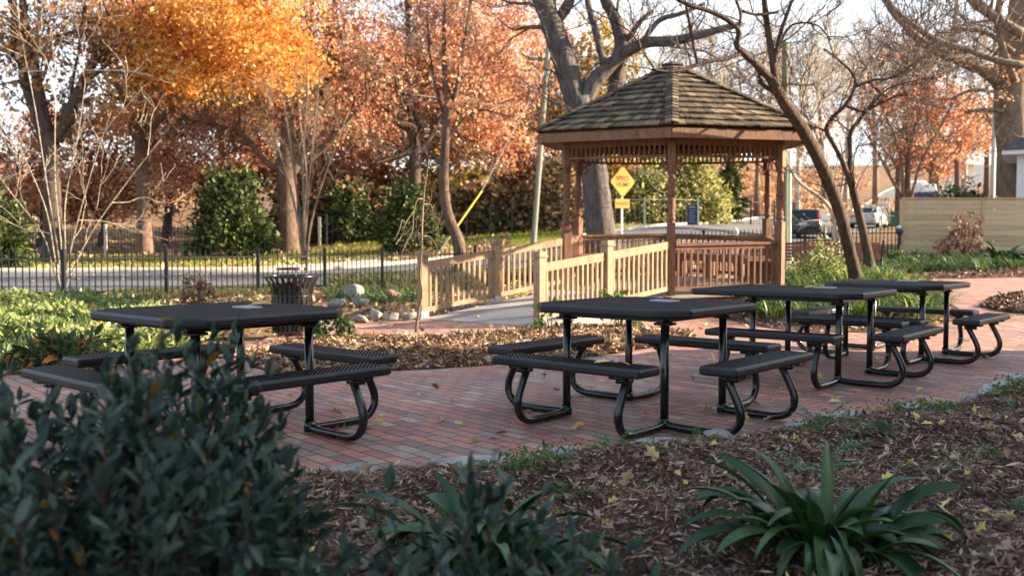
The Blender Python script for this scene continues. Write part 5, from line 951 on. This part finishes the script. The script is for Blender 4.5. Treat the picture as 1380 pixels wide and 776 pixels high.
# bare woods to the right, one by one
bw = [(905, 50, 70, 880, 'bark_pale'), (950, 268, 75, 958, 'bark_tan'), (985, 262, 80, 975, 'bark_pale'), (1020, 255, 78, 1030, 'bark_tan'), (1075, 252, 72, 1082, 'bark_pale'), (1110, 245, 85, 1100, 'bark_tan'), (1140, 240, 90, 1150, 'bark_pale'), (1180, 232, 95, 1172, 'bark_tan'), (1215, 225, 100, 1225, 'bark_pale'), (1262, 215, 105, 1255, 'bark_tan'), (1300, 210, 105, 1312, 'bark_pale'), (1345, 205, 110, 1340, 'bark_tan')]
for i, (px, py, Y, tx, mt) in enumerate(bw):
    if i == 0: py = 285
    h = random.uniform(.8, 1.2); top = py-(170 if Y < 80 else 140)*h; w = 7
    tree('bare_tree', f'bare pale winter tree on the hillside past the street, {ORD[i]} from the left', [[(px, py, w, Y), (px+(tx-px)*.3, py-(py-top)*.4, w*.8, Y), (tx, top, w*.4, Y)], [(px+(tx-px)*.3, py-(py-top)*.35, w*.5, Y), (px+22, py-(py-top)*.7, w*.4, Y), (px+30, top+10, 2, Y)], [(px+(tx-px)*.3, py-(py-top)*.3, w*.5, Y), (px-20, py-(py-top)*.65, w*.4, Y), (px-26, top+5, 2, Y)]], mt, twigs=9, depth=3, tl=3.2, rmin=.022, rr=.5, kids=3, group='bare trees on the hillside', lobes=[(px, (py+top)/2, Y, 3, 2, 2)], n=300, leaf='brownleaf', L=.25, clump=.5, fill=2)
for i, (px, py, Y, r, lf) in enumerate([(1290, 180, 75, 3.2, 'rust'), (1255, 205, 80, 3, 'rust'), (1210, 195, 84, 3, 'brownleaf'), (1330, 165, 85, 3.2, 'red')]):
    tree('red_tree', ['salmon red leafed tree across the street left of the lamp pole', 'low rust leafed tree at the bend of the street', 'thin brown leafed tree up the hill past the wheeled bin', 'dark red leafed tree beside the thin grey pole'][i], [[(px, py+70, 7, Y), (px, py+30, 6, Y), (px+4, py-20, 4, Y)], [(px, py+25, 4, Y), (px+25, py-10, 2, Y)], [(px, py+30, 4, Y), (px-25, py, 2, Y)]], 'bark_brown', [(px, py, Y, r, r*.8, r*.75), (px+20, py+15, Y, r*.7, r*.6, r*.5)], 2600, lf, .24, twigs=5, tl=2, rmin=.02, fill=8)
# the woods behind, each tree its own
wd = []
for i in range(8): wd.append((215+i*84+random.uniform(-15, 15), random.uniform(105, 155), random.uniform(62, 70), random.choice(['rust', 'brownleaf', 'mixgold', 'rust', 'red', 'mixgold'])))
for i in range(10): wd.append((-40+i*92+random.uniform(-15, 15), random.uniform(215, 250), random.uniform(54, 59), random.choice(['rust', 'red', 'rust', 'brownleaf', 'mixgold'])))
for i, (px, py, Y, lf) in enumerate(wd):
    up_ = i < 8; r = random.uniform(3.6, 4.6) if up_ else random.uniform(2.0, 2.6); th = {'rust': 'rust coloured', 'brownleaf': 'thin brown', 'mixgold': 'olive and gold', 'red': 'dark red'}[lf]
    lob = [(px, py, Y, r, r*.8, r*.8), (px-30, py+30, Y, r*.7, r*.6, r*.6), (px+35, py+20, Y, r*.7, r*.6, r*.6)]
    if not up_ or i % 2: lob.append((px+5, py-60, Y, r*.9, r*.7, r*.7))
    base_y = W(0, 0, Y)[2]
    tree('woodland_tree', (f'tall {th} tree in the back row of the woods, {ORD[i]} from the left' if up_ else f'low {th} tree in the front row of the woods, {ORD[i-8]} from the left'),
         [[(px, 318, 9, Y), (px+4, py+60, 8, Y), (px, py, 6, Y), (px+5, py-70 if up_ else py-30, 3, Y)], [(px+4, py+50, 4, Y), (px+40, py, 2, Y)], [(px+4, py+55, 4, Y), (px-36, py+10, 2, Y)]], 'bark_dark', lob, 6000 if up_ else 5000, lf, .3 if up_ else .25, .5, group='trees of the woods across the street', twigs=3, depth=2, tl=3, rmin=.03, fill=16)
# understorey of the far woods
x = RNG.uniform(-13.5, 4, 26000); y = RNG.uniform(50, 58, 26000); z = G(x, y)+RNG.random(26000)**1.3*(1.6+1.4*np.abs(np.sin(x*.55)*np.sin(x*.23+1)))*np.where(x > -13, 1.25, .55); 
struct(leafmesh('undergrowth', np.c_[x, y, z], leafmat('undergrowth_leaf', [(0, (.03, .035, .018)), (.4, (.08, .08, .03)), (.7, (.22, .12, .06)), (1, (.45, .26, .13))], .3), None, .3, .2), 'stuff', 'dark tangled undergrowth below the woods across the street', 'undergrowth')
x = RNG.uniform(12, 70, 30000); y = RNG.uniform(60, 130, 30000); rdd = roaddist(x, y); k = (rdd > 3) & (x < y*.6); x, y = x[k], y[k]; z = G(x, y)+RNG.random(len(x))**2*1.6
struct(leafmesh('undergrowth', np.c_[x, y, z], M['brownleaf'], None, .4, .3), 'stuff', 'brown leafy brush on the hillside above the street', 'undergrowth')
# --- evergreen and leafy bushes
def bush(name, label, px, py, Y, rx, ry, rz, n, mat, L, asp=.5, group=None, lob=None, clump=.2, tmpl=T_QUAD, shell=.4, stems=7, stemmat='bark_brown', cat='bush', cone=0):
    g_ = GP(px, py) if Y is None else np.array([*W(px, py, Y)[:2], 0]); g_[2] = G(g_[0], g_[1]); t = thing(name, label, cat, g_, group)
    m = max(6, n//30); u = rv(m); u[:, 2] = np.abs(u[:, 2])*1.0; k = (RNG.random((m, 1))*(1-shell)+shell); cen = u*k; cen[:, :2] *= (1-cone*np.clip(cen[:, 2:3], 0, 1)); cen = cen*np.array([rx, ry, rz*.94]); cen[:, 2] += rz*.06
    lump = 1+.12*np.sin(u[:, 0]*5+1)*np.sin(u[:, 2]*6+px); cen *= lump[:, None]; cen[:, 2] = np.maximum(cen[:, 2], .03)
    idx = RNG.integers(0, m, n); P = g_+cen[idx]+RNG.normal(size=(n, 3))*clump*min(rx, rz)*.6; P[:, 2] = np.maximum(P[:, 2], g_[2]+.02)
    A = unit((P-g_-[0, 0, rz*.3]))*.7+rv(n)*.8; leafmesh('foliage', P, M[mat], t, L, L*asp, A=A, tmpl=tmpl)
    b = MB()
    for c in cen[RNG.permutation(m)[:stems]]: q = g_+c; b.tube([g_-[0, 0, .05], g_+c*.5+rv(1)[0]*.05*rx, q], [rx*.03+.004, rx*.02+.003, .003+rx*.004], 5, False)
    b.build('stems', stemmat, t); return t
bush('evergreen_bush', 'large rounded dark evergreen between the orange and the dark red maple', 313, 338, 44, 2.05, 1.9, 4.3, 9500, 'evergreen', .22, clump=.16, shell=.55, cone=.25)
bush('evergreen_bush', 'dark evergreen bush left of the slender grey tree', 553, 334, 44, 1.5, 1.4, 3.4, 6500, 'evergreen', .2, clump=.16, shell=.55, cone=.2)
bush('evergreen_bush', 'sunlit evergreen cut off by the left edge behind the street', -5, 352, 38, 1.35, 1.3, 3.4, 6000, 'evergreen', .2, clump=.16, shell=.55)
bush('evergreen_bush', 'small dark evergreen in the shade left of the round bush pair', 470, 330, 50, 1.6, 1.3, 3.2, 3500, 'evergreen', .22, clump=.2, shell=.5)
for i, q in enumerate([(870, 305, 56, 2.4, 2.0, 3.3), (905, 302, 57, 2.3, 2.0, 4.4), (940, 300, 57, 2.0, 1.8, 4.2), (835, 308, 56, 1.9, 1.6, 2.6), (740, 315, 56, 2.4, 1.6, 2.4)]):
    bush('bright_bush', ['sunlit yellow green bush directly right of the speed hump sign', 'tallest bright yellow green bush, behind the front gazebo post', 'bright yellow green bush behind the blue notice board', 'low yellow green bush behind the speed hump sign', 'olive green bush between the leaning pole and the oak'][i], *q, 8500, 'yellowgreen', .24, .42, group='yellow green bushes behind the gazebo', clump=.2, shell=.45, lob=None)
bush('ivy_trunk', 'dark ivy covered trunk seen under the gazebo roof at the right', 985, 285, 60, 1.0, .9, 5.5, 3500, 'evergreen', .25, clump=.25, shell=.3, cat='tree', stemmat='bark_dark')
bush('dark_shrub', 'wide dark shrub showing over the top of the board fence', 1292, 290, 40, 2.1, 1.2, 2.6, 5000, 'evergreen', .16, clump=.2, shell=.5)
bush('dried_hydrangea', 'dried purple brown hydrangea against the board fence', 1298, 350, 27.3, .78, .4, 1.45, 1300, 'deadflower', .075, .7, clump=.16, shell=.65, stems=26, stemmat='bark_red', cat='shrub')
bush('flower_bush', 'yellowish flowering bush at the foot of the leaning tree', 1108, 366, 17.8, .62, .5, .8, 2300, 'brightleaf', .075, .35, clump=.25, shell=.3, stems=14)
bush('flower_bush', 'thin yellow green bush left of the flowering one, by the gazebo', 1078, 366, 19, .42, .4, .55, 900, 'brightleaf', .07, .35, clump=.3, shell=.3, stems=14)
bush('green_bush', 'low round green bush by the end post of the iron fence', 1206, 350, 25.5, .35, .3, .45, 900, 'groundleaf', .06, clump=.25)
bush('green_bush', 'second low bush beside the board fence corner', 1235, 352, 25.8, .3, .3, .45, 700, 'groundleaf', .06, clump=.25)
bush('small_bush', 'little leafy bush in the brick path behind the left table', 448, 461, None, .28, .24, .34, 330, 'groundleaf', .075, .55, clump=.25, tmpl=T_FOLD, stems=8, cat='shrub')
bush('small_bush', 'small leafy shrub at the foot of the right ramp post', 742, 450, None, .25, .22, .45, 240, 'weed', .09, .5, clump=.25, tmpl=T_FOLD, stems=12, stemmat='bark_red', cat='shrub')
bush('small_bush', 'twiggy shrub beside the middle post of the right ramp rail', 836, 448, 12.4, .32, .24, .78, 230, 'weed', .08, .45, clump=.2, tmpl=T_FOLD, stems=16, stemmat='bark_red', cat='shrub')
bush('flower_clump', 'dry cream seed heads in front of the iron fence', 268, 408, 17, .42, .3, .55, 600, 'deadflower', .06, .6, clump=.25, stems=10, cat='plant')
bush('bronze_shrub', 'low dark green plant with some orange leaves beside the left table bench', 92, 500, 8.6, .5, .3, .3, 800, 'bronze', .09, .4, clump=.3, tmpl=T_FOLD, cat='plant')
# --- thin sapling in the island bed
t = tree('sapling', 'thin bare sapling with drooping twigs in the island mulch bed', [
    [(562, 470, 5, 10.7), (561, 445, 4.5, 10.7), (564, 420, 3.6, 10.7), (569, 395, 3.2, 10.7), (566, 370, 3, 10.7), (568, 340, 2.8, 10.7), (569, 300, 2.6, 10.7), (571, 265, 2.4, 10.7), (574, 240, 2, 10.7), (578, 215, 1.5, 10.7)],
    [(570, 268, 1.8, 10.7), (562, 270, 1.7, 10.6), (557, 290, 1.6, 10.6), (556, 310, 1.5, 10.5), (548, 325, 1.5, 10.5), (540, 345, 1.2, 10.5)], [(557, 285, 1.6, 10.6), (546, 302, 1.5, 10.5), (543, 315, 1.4, 10.5), (533, 330, 1.2, 10.4)],
    [(569, 320, 1.7, 10.7), (560, 312, 1.5, 10.8), (550, 322, 1.3, 10.8), (546, 335, 1, 10.9)], [(569, 318, 1.6, 10.7), (580, 320, 1.4, 10.8), (590, 335, 1, 10.9)], [(570, 275, 1.5, 10.7), (580, 276, 1.3, 10.8), (584, 285, 1, 10.8)], [(546, 300, 1.4, 10.5), (542, 297, 1.4, 10.5), (538, 310, 1.2, 10.4), (530, 325, 1, 10.4)]],
    'bark_tan', twigs=0, depth=0, cat='sapling')
# --- beds of strap plants and ground cover
def zonepts(n, poly, f=None):
    P = gxy(poly); lo, hi = P.min(0), P.max(0); q = RNG.uniform(lo, hi, (n*4, 2)); ins = np.zeros(len(q), bool)
    for (x0, y0), (x1, y1) in zip(P, np.roll(P, -1, 0)):
        c = (y0 > q[:, 1]) != (y1 > q[:, 1]); xx = (x1-x0)*(q[:, 1]-y0)/(y1-y0+1e-12)+x0; ins ^= c & (q[:, 0] < xx)
    q = q[ins][:n]; return np.c_[q, G(q[:, 0], q[:, 1])]
def clumps(name, label, n, per, poly, mat, L, wd, R=.1, lift=0, cat='ground cover', **kw):
    c = zonepts(n, poly); m = len(c); idx = np.repeat(np.arange(m), per); P = c[idx]; a = RNG.random(len(idx))*2*PI; P = P+np.c_[np.cos(a), np.sin(a), 0*a]*R*np.sqrt(RNG.random(len(idx)))[:, None]; P[:, 2] += lift
    r = np.clip(RNG.random(m)[idx]*.6+RNG.random(len(idx))*.5, 0, 1); return struct(blademesh(name, P, M[mat], None, L, wd, head=a+RNG.normal(size=len(a))*.5, rnd=r, **kw), 'stuff', label, cat)
clumps('liriope', 'grassy strap leaved plants in the bed behind the far tables', 300, 34, [(1000, 424), (1060, 438), (1180, 440), (1270, 432), (1285, 415), (1230, 396), (1195, 380), (1130, 372), (1080, 380), (1010, 405)], 'liriope', .42, .02, .12, .05, up=(.8, 1.5), droop=(.8, 2.0))
clumps('ground_cover', 'dark green strap plants along the foot of the board fence', 330, 26, [(1150, 372), (1290, 370), (1370, 366), (1500, 366), (1500, 352), (1380, 352), (1230, 352), (1150, 356)], 'groundleaf', .32, .035, .14, .04, up=(.7, 1.5), droop=(.8, 2.2))
LB = [(-120, 512), (0, 503), (110, 494), (190, 482), (250, 468), (300, 455), (330, 440), (250, 425), (170, 416), (80, 408), (0, 407), (-120, 412)]
P = zonepts(62000, LB); _m = np.sin(P[:, 0]*2.3+1.3*np.sin(P[:, 1]*1.1))*np.sin(P[:, 1]*2.0+.9*np.sin(P[:, 0]*1.7)); P = P[_m+RNG.normal(size=len(P))*.25 > -.05]; hgt = .03+.22*np.clip(np.sin(P[:, 0]*2.1+P[:, 1]*.7)*np.sin(P[:, 1]*1.9-P[:, 0])+.35, 0, 1)+.05*np.sin(P[:, 0]*9)*np.sin(P[:, 1]*8)
P[:, 2] += hgt*RNG.random(len(P))**.5; A = rv(len(P)); A[:, 2] = np.abs(A[:, 2])*.6+.2
struct(leafmesh('ground_cover', P, M['brightleaf'], None, .085, .03, A=A, tmpl=T_FOLD, rnd=np.clip(RNG.random(len(P))*.75+.25*(np.sin(P[:, 0]*1.7)*np.sin(P[:, 1]*2.3)+.6), 0, 1)), 'stuff', 'sunlit pale green ground cover in the left bed', 'ground cover')
clumps('ground_cover', 'darker green grassy tufts at the near side of the left bed', 130, 34, [(-120, 512), (0, 503), (150, 490), (260, 470), (200, 440), (60, 430), (-120, 435)], 'groundleaf', .26, .018, .12, .0, up=(.5, 1.3), droop=(.9, 2.2))
clumps('ground_cover', 'green weeds along the inside of the iron fence', 500, 22, [(445, 392), (570, 396), (690, 384), (760, 376), (760, 366), (640, 368), (500, 372), (440, 378)], 'dullgrass', .26, .03, .16, .0, up=(.6, 1.4), droop=(.6, 1.8))
clumps('ground_cover', 'low green plants in the leafy bed beside the rock row', 110, 20, [(440, 402), (565, 412), (565, 398), (500, 394), (440, 392)], 'groundleaf', .22, .03, .14, .0, up=(.5, 1.3), droop=(.6, 1.8))
clumps('grass', 'short grass and weeds along the street outside the iron fence', 900, 14, [(150, 402), (330, 398), (420, 392), (420, 386), (330, 388), (150, 394)], 'dullgrass', .13, .014, .12, .0, up=(.7, 1.5), droop=(.3, 1.4), cat='grass')
def strap(name, label, px, py, Y, n, L, wd, mat, up=(.5, 1.35), droop=(.7, 2.0), segs=7, cat='plant', group=None, R=.05, roll=.9, fold=.12):
    g_ = GP(px, py) if Y is None else np.array([*W(px, py, Y)[:2], 0]); g_[2] = G(g_[0], g_[1])+(fgz(g_[0], g_[1]) if g_[1] < 7 else 0)
    t = thing(name, label, cat, g_, group); a = np.arange(n)*2.4+RNG.random(n)*.6; P = g_+np.c_[np.cos(a), np.sin(a), 0*a]*R*RNG.random((n, 1))
    V, F, m = blades(P, a, L*RNG.uniform(.65, 1.15, n), wd*RNG.uniform(.8, 1.2, n), RNG.uniform(*up, n), RNG.uniform(*droop, n), segs, fold, RNG.uniform(-roll, roll, n))
    o = mesh_np('leaves', V, F, M[mat], t, np.repeat(RNG.random(n), m), smooth=True); s_ = o.modifiers.new('solid', 'SOLIDIFY'); s_.thickness = .0012
    b = MB(); b.lathe((g_[0], g_[1], g_[2]-.01), [(.02+R*.4, 0), (.015+R*.3, .04), (.005, .06)], 8); b.build('crown_base', 'groundleaf', t); return t
for px, py, lab in [(302, 406, 'leftmost arching strap plant at the iron fence, nearest the dry seed heads'), (328, 405, 'middle arching strap plant at the iron fence'), (350, 404, 'arching strap plant nearest the litter bin')]:
    strap('strap_plant', lab, px, py, 15.8, 18, .55, .05, 'brightleaf', group='strap plants by the iron fence')
strap('cast_iron_plant', 'broad dark leaved plant in front of the board fence at the right', 1348, 352, 25.5, 34, .95, .13, 'castiron', R=.25)
strap('cast_iron_plant', 'broad dark leaved plant cut off at the right edge by the board fence', 1392, 356, 24, 34, .95, .13, 'castiron', R=.25)
# ---------------------------------------------------------------- foreground
strap('cast_iron_plant', 'dark strap leaved clump in the mulch, front right', 1113, 800, 3.1, 84, .38, .058, 'castiron', up=(.75, 1.5), droop=(.6, 2.5), segs=11, R=.19, roll=1.1, fold=.2)
strap('cast_iron_plant', 'dark strap leaved clump in the middle, half hidden by blue green twigs', 650, 770, 3.05, 64, .4, .046, 'castiron', up=(.6, 1.5), droop=(1.0, 2.9), segs=11, R=.14, roll=1.1, fold=.2)
def leafy(name, label, cx_, cy_, rx, ry, H, nst, lean, L=.05, per=26, z0=None, seed=0, spread=.25):
    t = thing(name, label, 'shrub', (cx_, cy_, 0)); b = MB(); Ps, As, Bs = [], [], []
    for i in range(nst):
        a = RNG.random()*2*PI; k = math.sqrt(RNG.random()); tx, ty = cx_+rx*k*math.cos(a)+RNG.normal()*spread*.3, cy_+ry*k*math.sin(a)+RNG.normal()*spread*.15; h = H(tx, ty)*(1.05-.42*RNG.random()**.8); 
        if h < .08: continue
        bx_, by_ = cx_+(tx-cx_)*.45, cy_+(ty-cy_)*.45; p0 = np.array([bx_, by_, 0]); p3 = np.array([tx, ty, h]); p1 = p0+(p3-p0)*.35+[0, 0, h*.15]; p2 = p0+(p3-p0)*.7+[0, 0, h*.08]
        Q = resample(np.array([p0, p1, p2, p3]), 30); b.tube(Q[::3], np.linspace(.006, .0018, 10), 5, False)
        T = unit(np.gradient(Q, axis=0)); ph = RNG.random()*6
        for j in range(per):
            u = .3+.7*(j/(per-1))**.85; ii = min(29, int(u*29)); a2 = ph+j*2.4; T_ = T[ii]; e = np.cross(T_, [0.3, .1, 1]); e /= np.linalg.norm(e); f_ = np.cross(T_, e); rad = e*math.cos(a2)+f_*math.sin(a2)
            Ps.append(Q[ii]); As.append(T_*.75+rad*RNG.uniform(.5, 1.0)); Bs.append(np.cross(T_, rad))
            if j == per-1:
                for q in range(3): Ps.append(Q[29]); As.append(T_+rv(1)[0]*.35); Bs.append(rv(1)[0])
        # side twigs
        for q in range(3):
            ii = RNG.integers(10, 27); d_ = unit((T[ii]*.6+rv(1)[0]+[0, 0, .2])[None])[0]; Lq = RNG.uniform(.06, .14); q0 = Q[ii]; q1 = q0+d_*Lq; b.tube([q0, (q0+q1)/2+[0, 0, -.003], q1], [.0025, .002, .0012], 4, False)
            for j in range(9): u = .25+.75*j/8; Ps.append(q0+(q1-q0)*u); As.append(d_*.8+rv(1)[0]*.7); Bs.append(rv(1)[0])
    P = np.array(Ps); n = len(P); s = np.clip(np.exp(RNG.normal(size=n)*.28), .4, 1.6)
    V, F = scatter(P, np.array(As), np.array(Bs), L*s, L*.42*s, T_FOLD); mesh_np('foliage', V, F, M['blueleaf'], t, np.repeat(RNG.random(n), 6)); b.build('stems', 'bark_dark', t); return t
def topz(px_, py_, Y): return W(px_, py_, Y)[2]
def H1(x, y):
    px_ = 690+FPX*x/y; ty = np.interp(px_, [-300, 0, 60, 140, 200, 250, 310, 345, 375, 395, 430, 470], [545, 538, 534, 515, 482, 460, 466, 496, 540, 640, 760, 800]); return max(0, topz(px_, ty, y))
leafy('evergreen_shrub', 'large blue green leafy shrub in front of the left table', -.98, 2.15, .72, .5, H1, 330, (.02, 0), L=.043)
def H2(x, y):
    px_ = 690+FPX*x/y; ty = np.interp(px_, [330, 400, 450, 490, 540, 600, 640, 700, 750, 830, 880], [770, 725, 690, 645, 680, 635, 655, 650, 690, 725, 775]); return max(0, topz(px_, ty, y))
leafy('evergreen_shrub', 'low blue green leafy shrub along the bottom, overlapping the strap clump', -.12, 1.95, .5, .22, H2, 40, (.0, 0), L=.042, per=20)
# park trees far behind the picket fence at the left
for i, (px, py, Y, lf) in enumerate([(-10, 250, 92, 'brownleaf'), (45, 262, 84, 'rust'), (110, 250, 90, 'brownleaf'), (165, 262, 80, 'red'), (232, 250, 88, 'mixgold')]):
    tree('park_tree', f'small distant tree in the park beyond the picket fence, {ORD[i]} from the left', [[(px, 312, 6, Y), (px+3, 285, 5, Y), (px, 250, 3, Y)], [(px+3, 290, 3, Y), (px+22, 255, 2, Y)]], 'bark_dark', [(px, py-12, Y, 3.0, 2, 2.0), (px+22, py+4, Y, 1.8, 1.4, 1.2), (px-22, py+6, Y, 1.8, 1.4, 1.2)], 2000, lf, .32, .5, group='distant park trees', twigs=3, tl=2, rmin=.03, fill=8)
# sprouts along the edge of the front bed
P = fgpts(9000); yn = np.interp(P[:, 0], NEAR[:, 0], NEAR[:, 1]); P = P[(yn-P[:, 1] < .55) & (np.sin(P[:, 0]*3.1+1)+np.sin(P[:, 0]*7.3) > .1)]; q_ = P[::7]; idx = RNG.integers(0, len(q_), 2600); Pp = q_[idx]+RNG.normal(size=(2600, 3))*[.06, .05, 0]; Pp[:, 2] += RNG.random(2600)**1.5*.09
struct(leafmesh('weeds', Pp, M['weed'], None, .028, .012, tmpl=T_FOLD), 'stuff', 'small green sprouts along the edge of the front mulch bed', 'weeds')
P = fgpts(260); P = P[P[:, 0] > .3]; idx = RNG.integers(0, len(P), 1600); Pp = P[idx]+RNG.normal(size=(1600, 3))*[.03, .03, 0]; Pp[:, 2] += RNG.random(1600)**1.5*.05
struct(leafmesh('weeds', Pp, M['weed'], None, .02, .01, tmpl=T_FOLD), 'stuff', 'tiny seedlings scattered through the front mulch bed', 'weeds')
# weeds and seedlings
def fern(name, label, px, py, n, L, mat='fern', cat='fern', up=(.5, 1.2)):
    g_ = GP(px, py); g_[2] += fgz(g_[0], g_[1]); t = thing(name, label, cat, g_); Ps, As, Bs = [], [], []; b = MB()
    for i in range(n):
        a = i*2.4+RNG.random(); el = RNG.uniform(*up); q = g_.copy(); d = np.array([math.cos(a)*math.cos(el), math.sin(a)*math.cos(el), math.sin(el)]); pts = [q.copy()]; l = L*RNG.uniform(.6, 1.1)
        for j in range(12): d = d-[0, 0, .09]; d /= np.linalg.norm(d); q = q+d*l/12; pts.append(q.copy())
        b.tube(pts, .0014, 3, False); sdv = np.cross(d, [0, 0, 1]); sdv /= np.linalg.norm(sdv)
        for j in range(2, 13):
            for s in (-1, 1): Ps.append(pts[j]); As.append(sdv*s+d*.5+rv(1)[0]*.15); Bs.append(d+rv(1)[0]*.2)
    P = np.array(Ps); V, F = scatter(P, np.array(As), np.array(Bs), L*.16, L*.06, T_FOLD); mesh_np('fronds', V, F, M[mat], t, np.repeat(RNG.random(len(P)), 6)); b.build('stems', 'groundleaf', t)
for px, py, n, L, mt, lab in [(1105, 660, 9, .26, 'fern', 'feathery grey green fern on the mulch above the strap clump'), (1105, 590, 9, .24, 'fern', 'small fern growing at the patio edge'), (945, 612, 14, .16, 'weed', 'green weed tuft at the patio edge under the middle table'), (830, 628, 14, .13, 'weed', 'low weed tuft left of the middle table corner foot'),
        (660, 640, 12, .13, 'weed', 'yellow green weed on the edging stones in the middle'), (1190, 612, 12, .15, 'castiron', 'dark green seedling on the mulch right of the ferns'), (1240, 650, 12, .1, 'weed', 'small pale weed on the mulch'), (1285, 665, 12, .1, 'weed', 'small clover like weed right of the pale one'), (770, 690, 12, .13, 'weed', 'pale lacy weed right of the middle strap clump'),
        (1155, 610, 12, .1, 'weed', 'little green sprout between the ferns and the dark seedling'), (1365, 560, 10, .16, 'castiron', 'dark leafy weed by the stones at the right edge'), (880, 640, 12, .11, 'weed', 'scruffy weed below the middle table'), (700, 655, 12, .11, 'weed', 'tiny bright weed beside the middle strap clump'), (350, 655, 12, .1, 'weed', 'small weed at the edging by the dark shrub'), (1370, 715, 12, .12, 'fern', 'pale seedling at the right edge of the mulch'), (1310, 575, 9, .12, 'redweed', 'red stemmed weed near the edging stones')]:
    fern('fern' if mt == 'fern' else 'weed', lab, px, py, n, L, mt, 'fern' if mt == 'fern' else 'weed')
# ---------------------------------------------------------------- light
SUN_EL, SUN_AZ = math.radians(19), math.atan2(.1, .99)     # azimuth of the sun from +X towards +Y
w = bpy.data.worlds.new('World'); sc.world = w; w.use_nodes = True; t = w.node_tree; t.nodes.clear()
o = t.nodes.new('ShaderNodeOutputWorld'); bg = t.nodes.new('ShaderNodeBackground'); sk = t.nodes.new('ShaderNodeTexSky'); sk.sky_type = 'NISHITA'; sk.sun_disc = False
sk.sun_elevation = SUN_EL; sk.sun_rotation = PI/2-SUN_AZ; sk.dust_density = 2.0; sk.air_density = 1.0; sk.altitude = 50
bg.inputs[1].default_value = .1
tc = t.nodes.new('ShaderNodeTexCoord').outputs['Generated']; sp = N(t, 'ShaderNodeSeparateXYZ', {0: tc}).outputs[2]
el = ramp(t, sp, [(.0, (1, 1, 1)), (.25, (.85, .85, .85)), (.6, (.1, .1, .1))]); cl = ramp(t, noise(t, N(t, 'ShaderNodeMapping', {'Vector': tc, 'Scale': (1, 1, 3)}).outputs[0], 2.6, 6, .6), [(.3, (.45, .45, .45)), (.6, (1, 1, 1))])
fc = N(t, 'ShaderNodeMath', {0: el, 1: cl}, operation='MULTIPLY').outputs[0]
t.links.new(mixc(t, fc, sk.outputs[0], (3.5, 3.75, 4.0)), bg.inputs[0]); t.links.new(bg.outputs[0], o.inputs[0])
l = bpy.data.lights.new('sun', 'SUN'); l.energy = 5; l.angle = math.radians(.6); l.color = (1, .81, .58); lo = bpy.data.objects.new('sun', l); C.objects.link(lo)
sd_ = Vector((math.cos(SUN_EL)*math.cos(SUN_AZ), math.cos(SUN_EL)*math.sin(SUN_AZ), math.sin(SUN_EL))); lo.rotation_euler = sd_.to_track_quat('Z', 'Y').to_euler(); lo.location = (20, 8, 15)
vs = sc.view_settings; vs.view_transform = 'Standard'; vs.look = 'None'; vs.exposure = 2.15; vs.gamma = 1; vs.use_curve_mapping = False
sc.render.engine = 'CYCLES'; cy = sc.cycles; cy.max_bounces = 6; cy.diffuse_bounces = 3; cy.glossy_bounces = 2; cy.transmission_bounces = 4; cy.transparent_max_bounces = 4; cy.use_denoising = True; cy.caustics_reflective = False; cy.caustics_refractive = False; cy.sample_clamp_indirect = 6
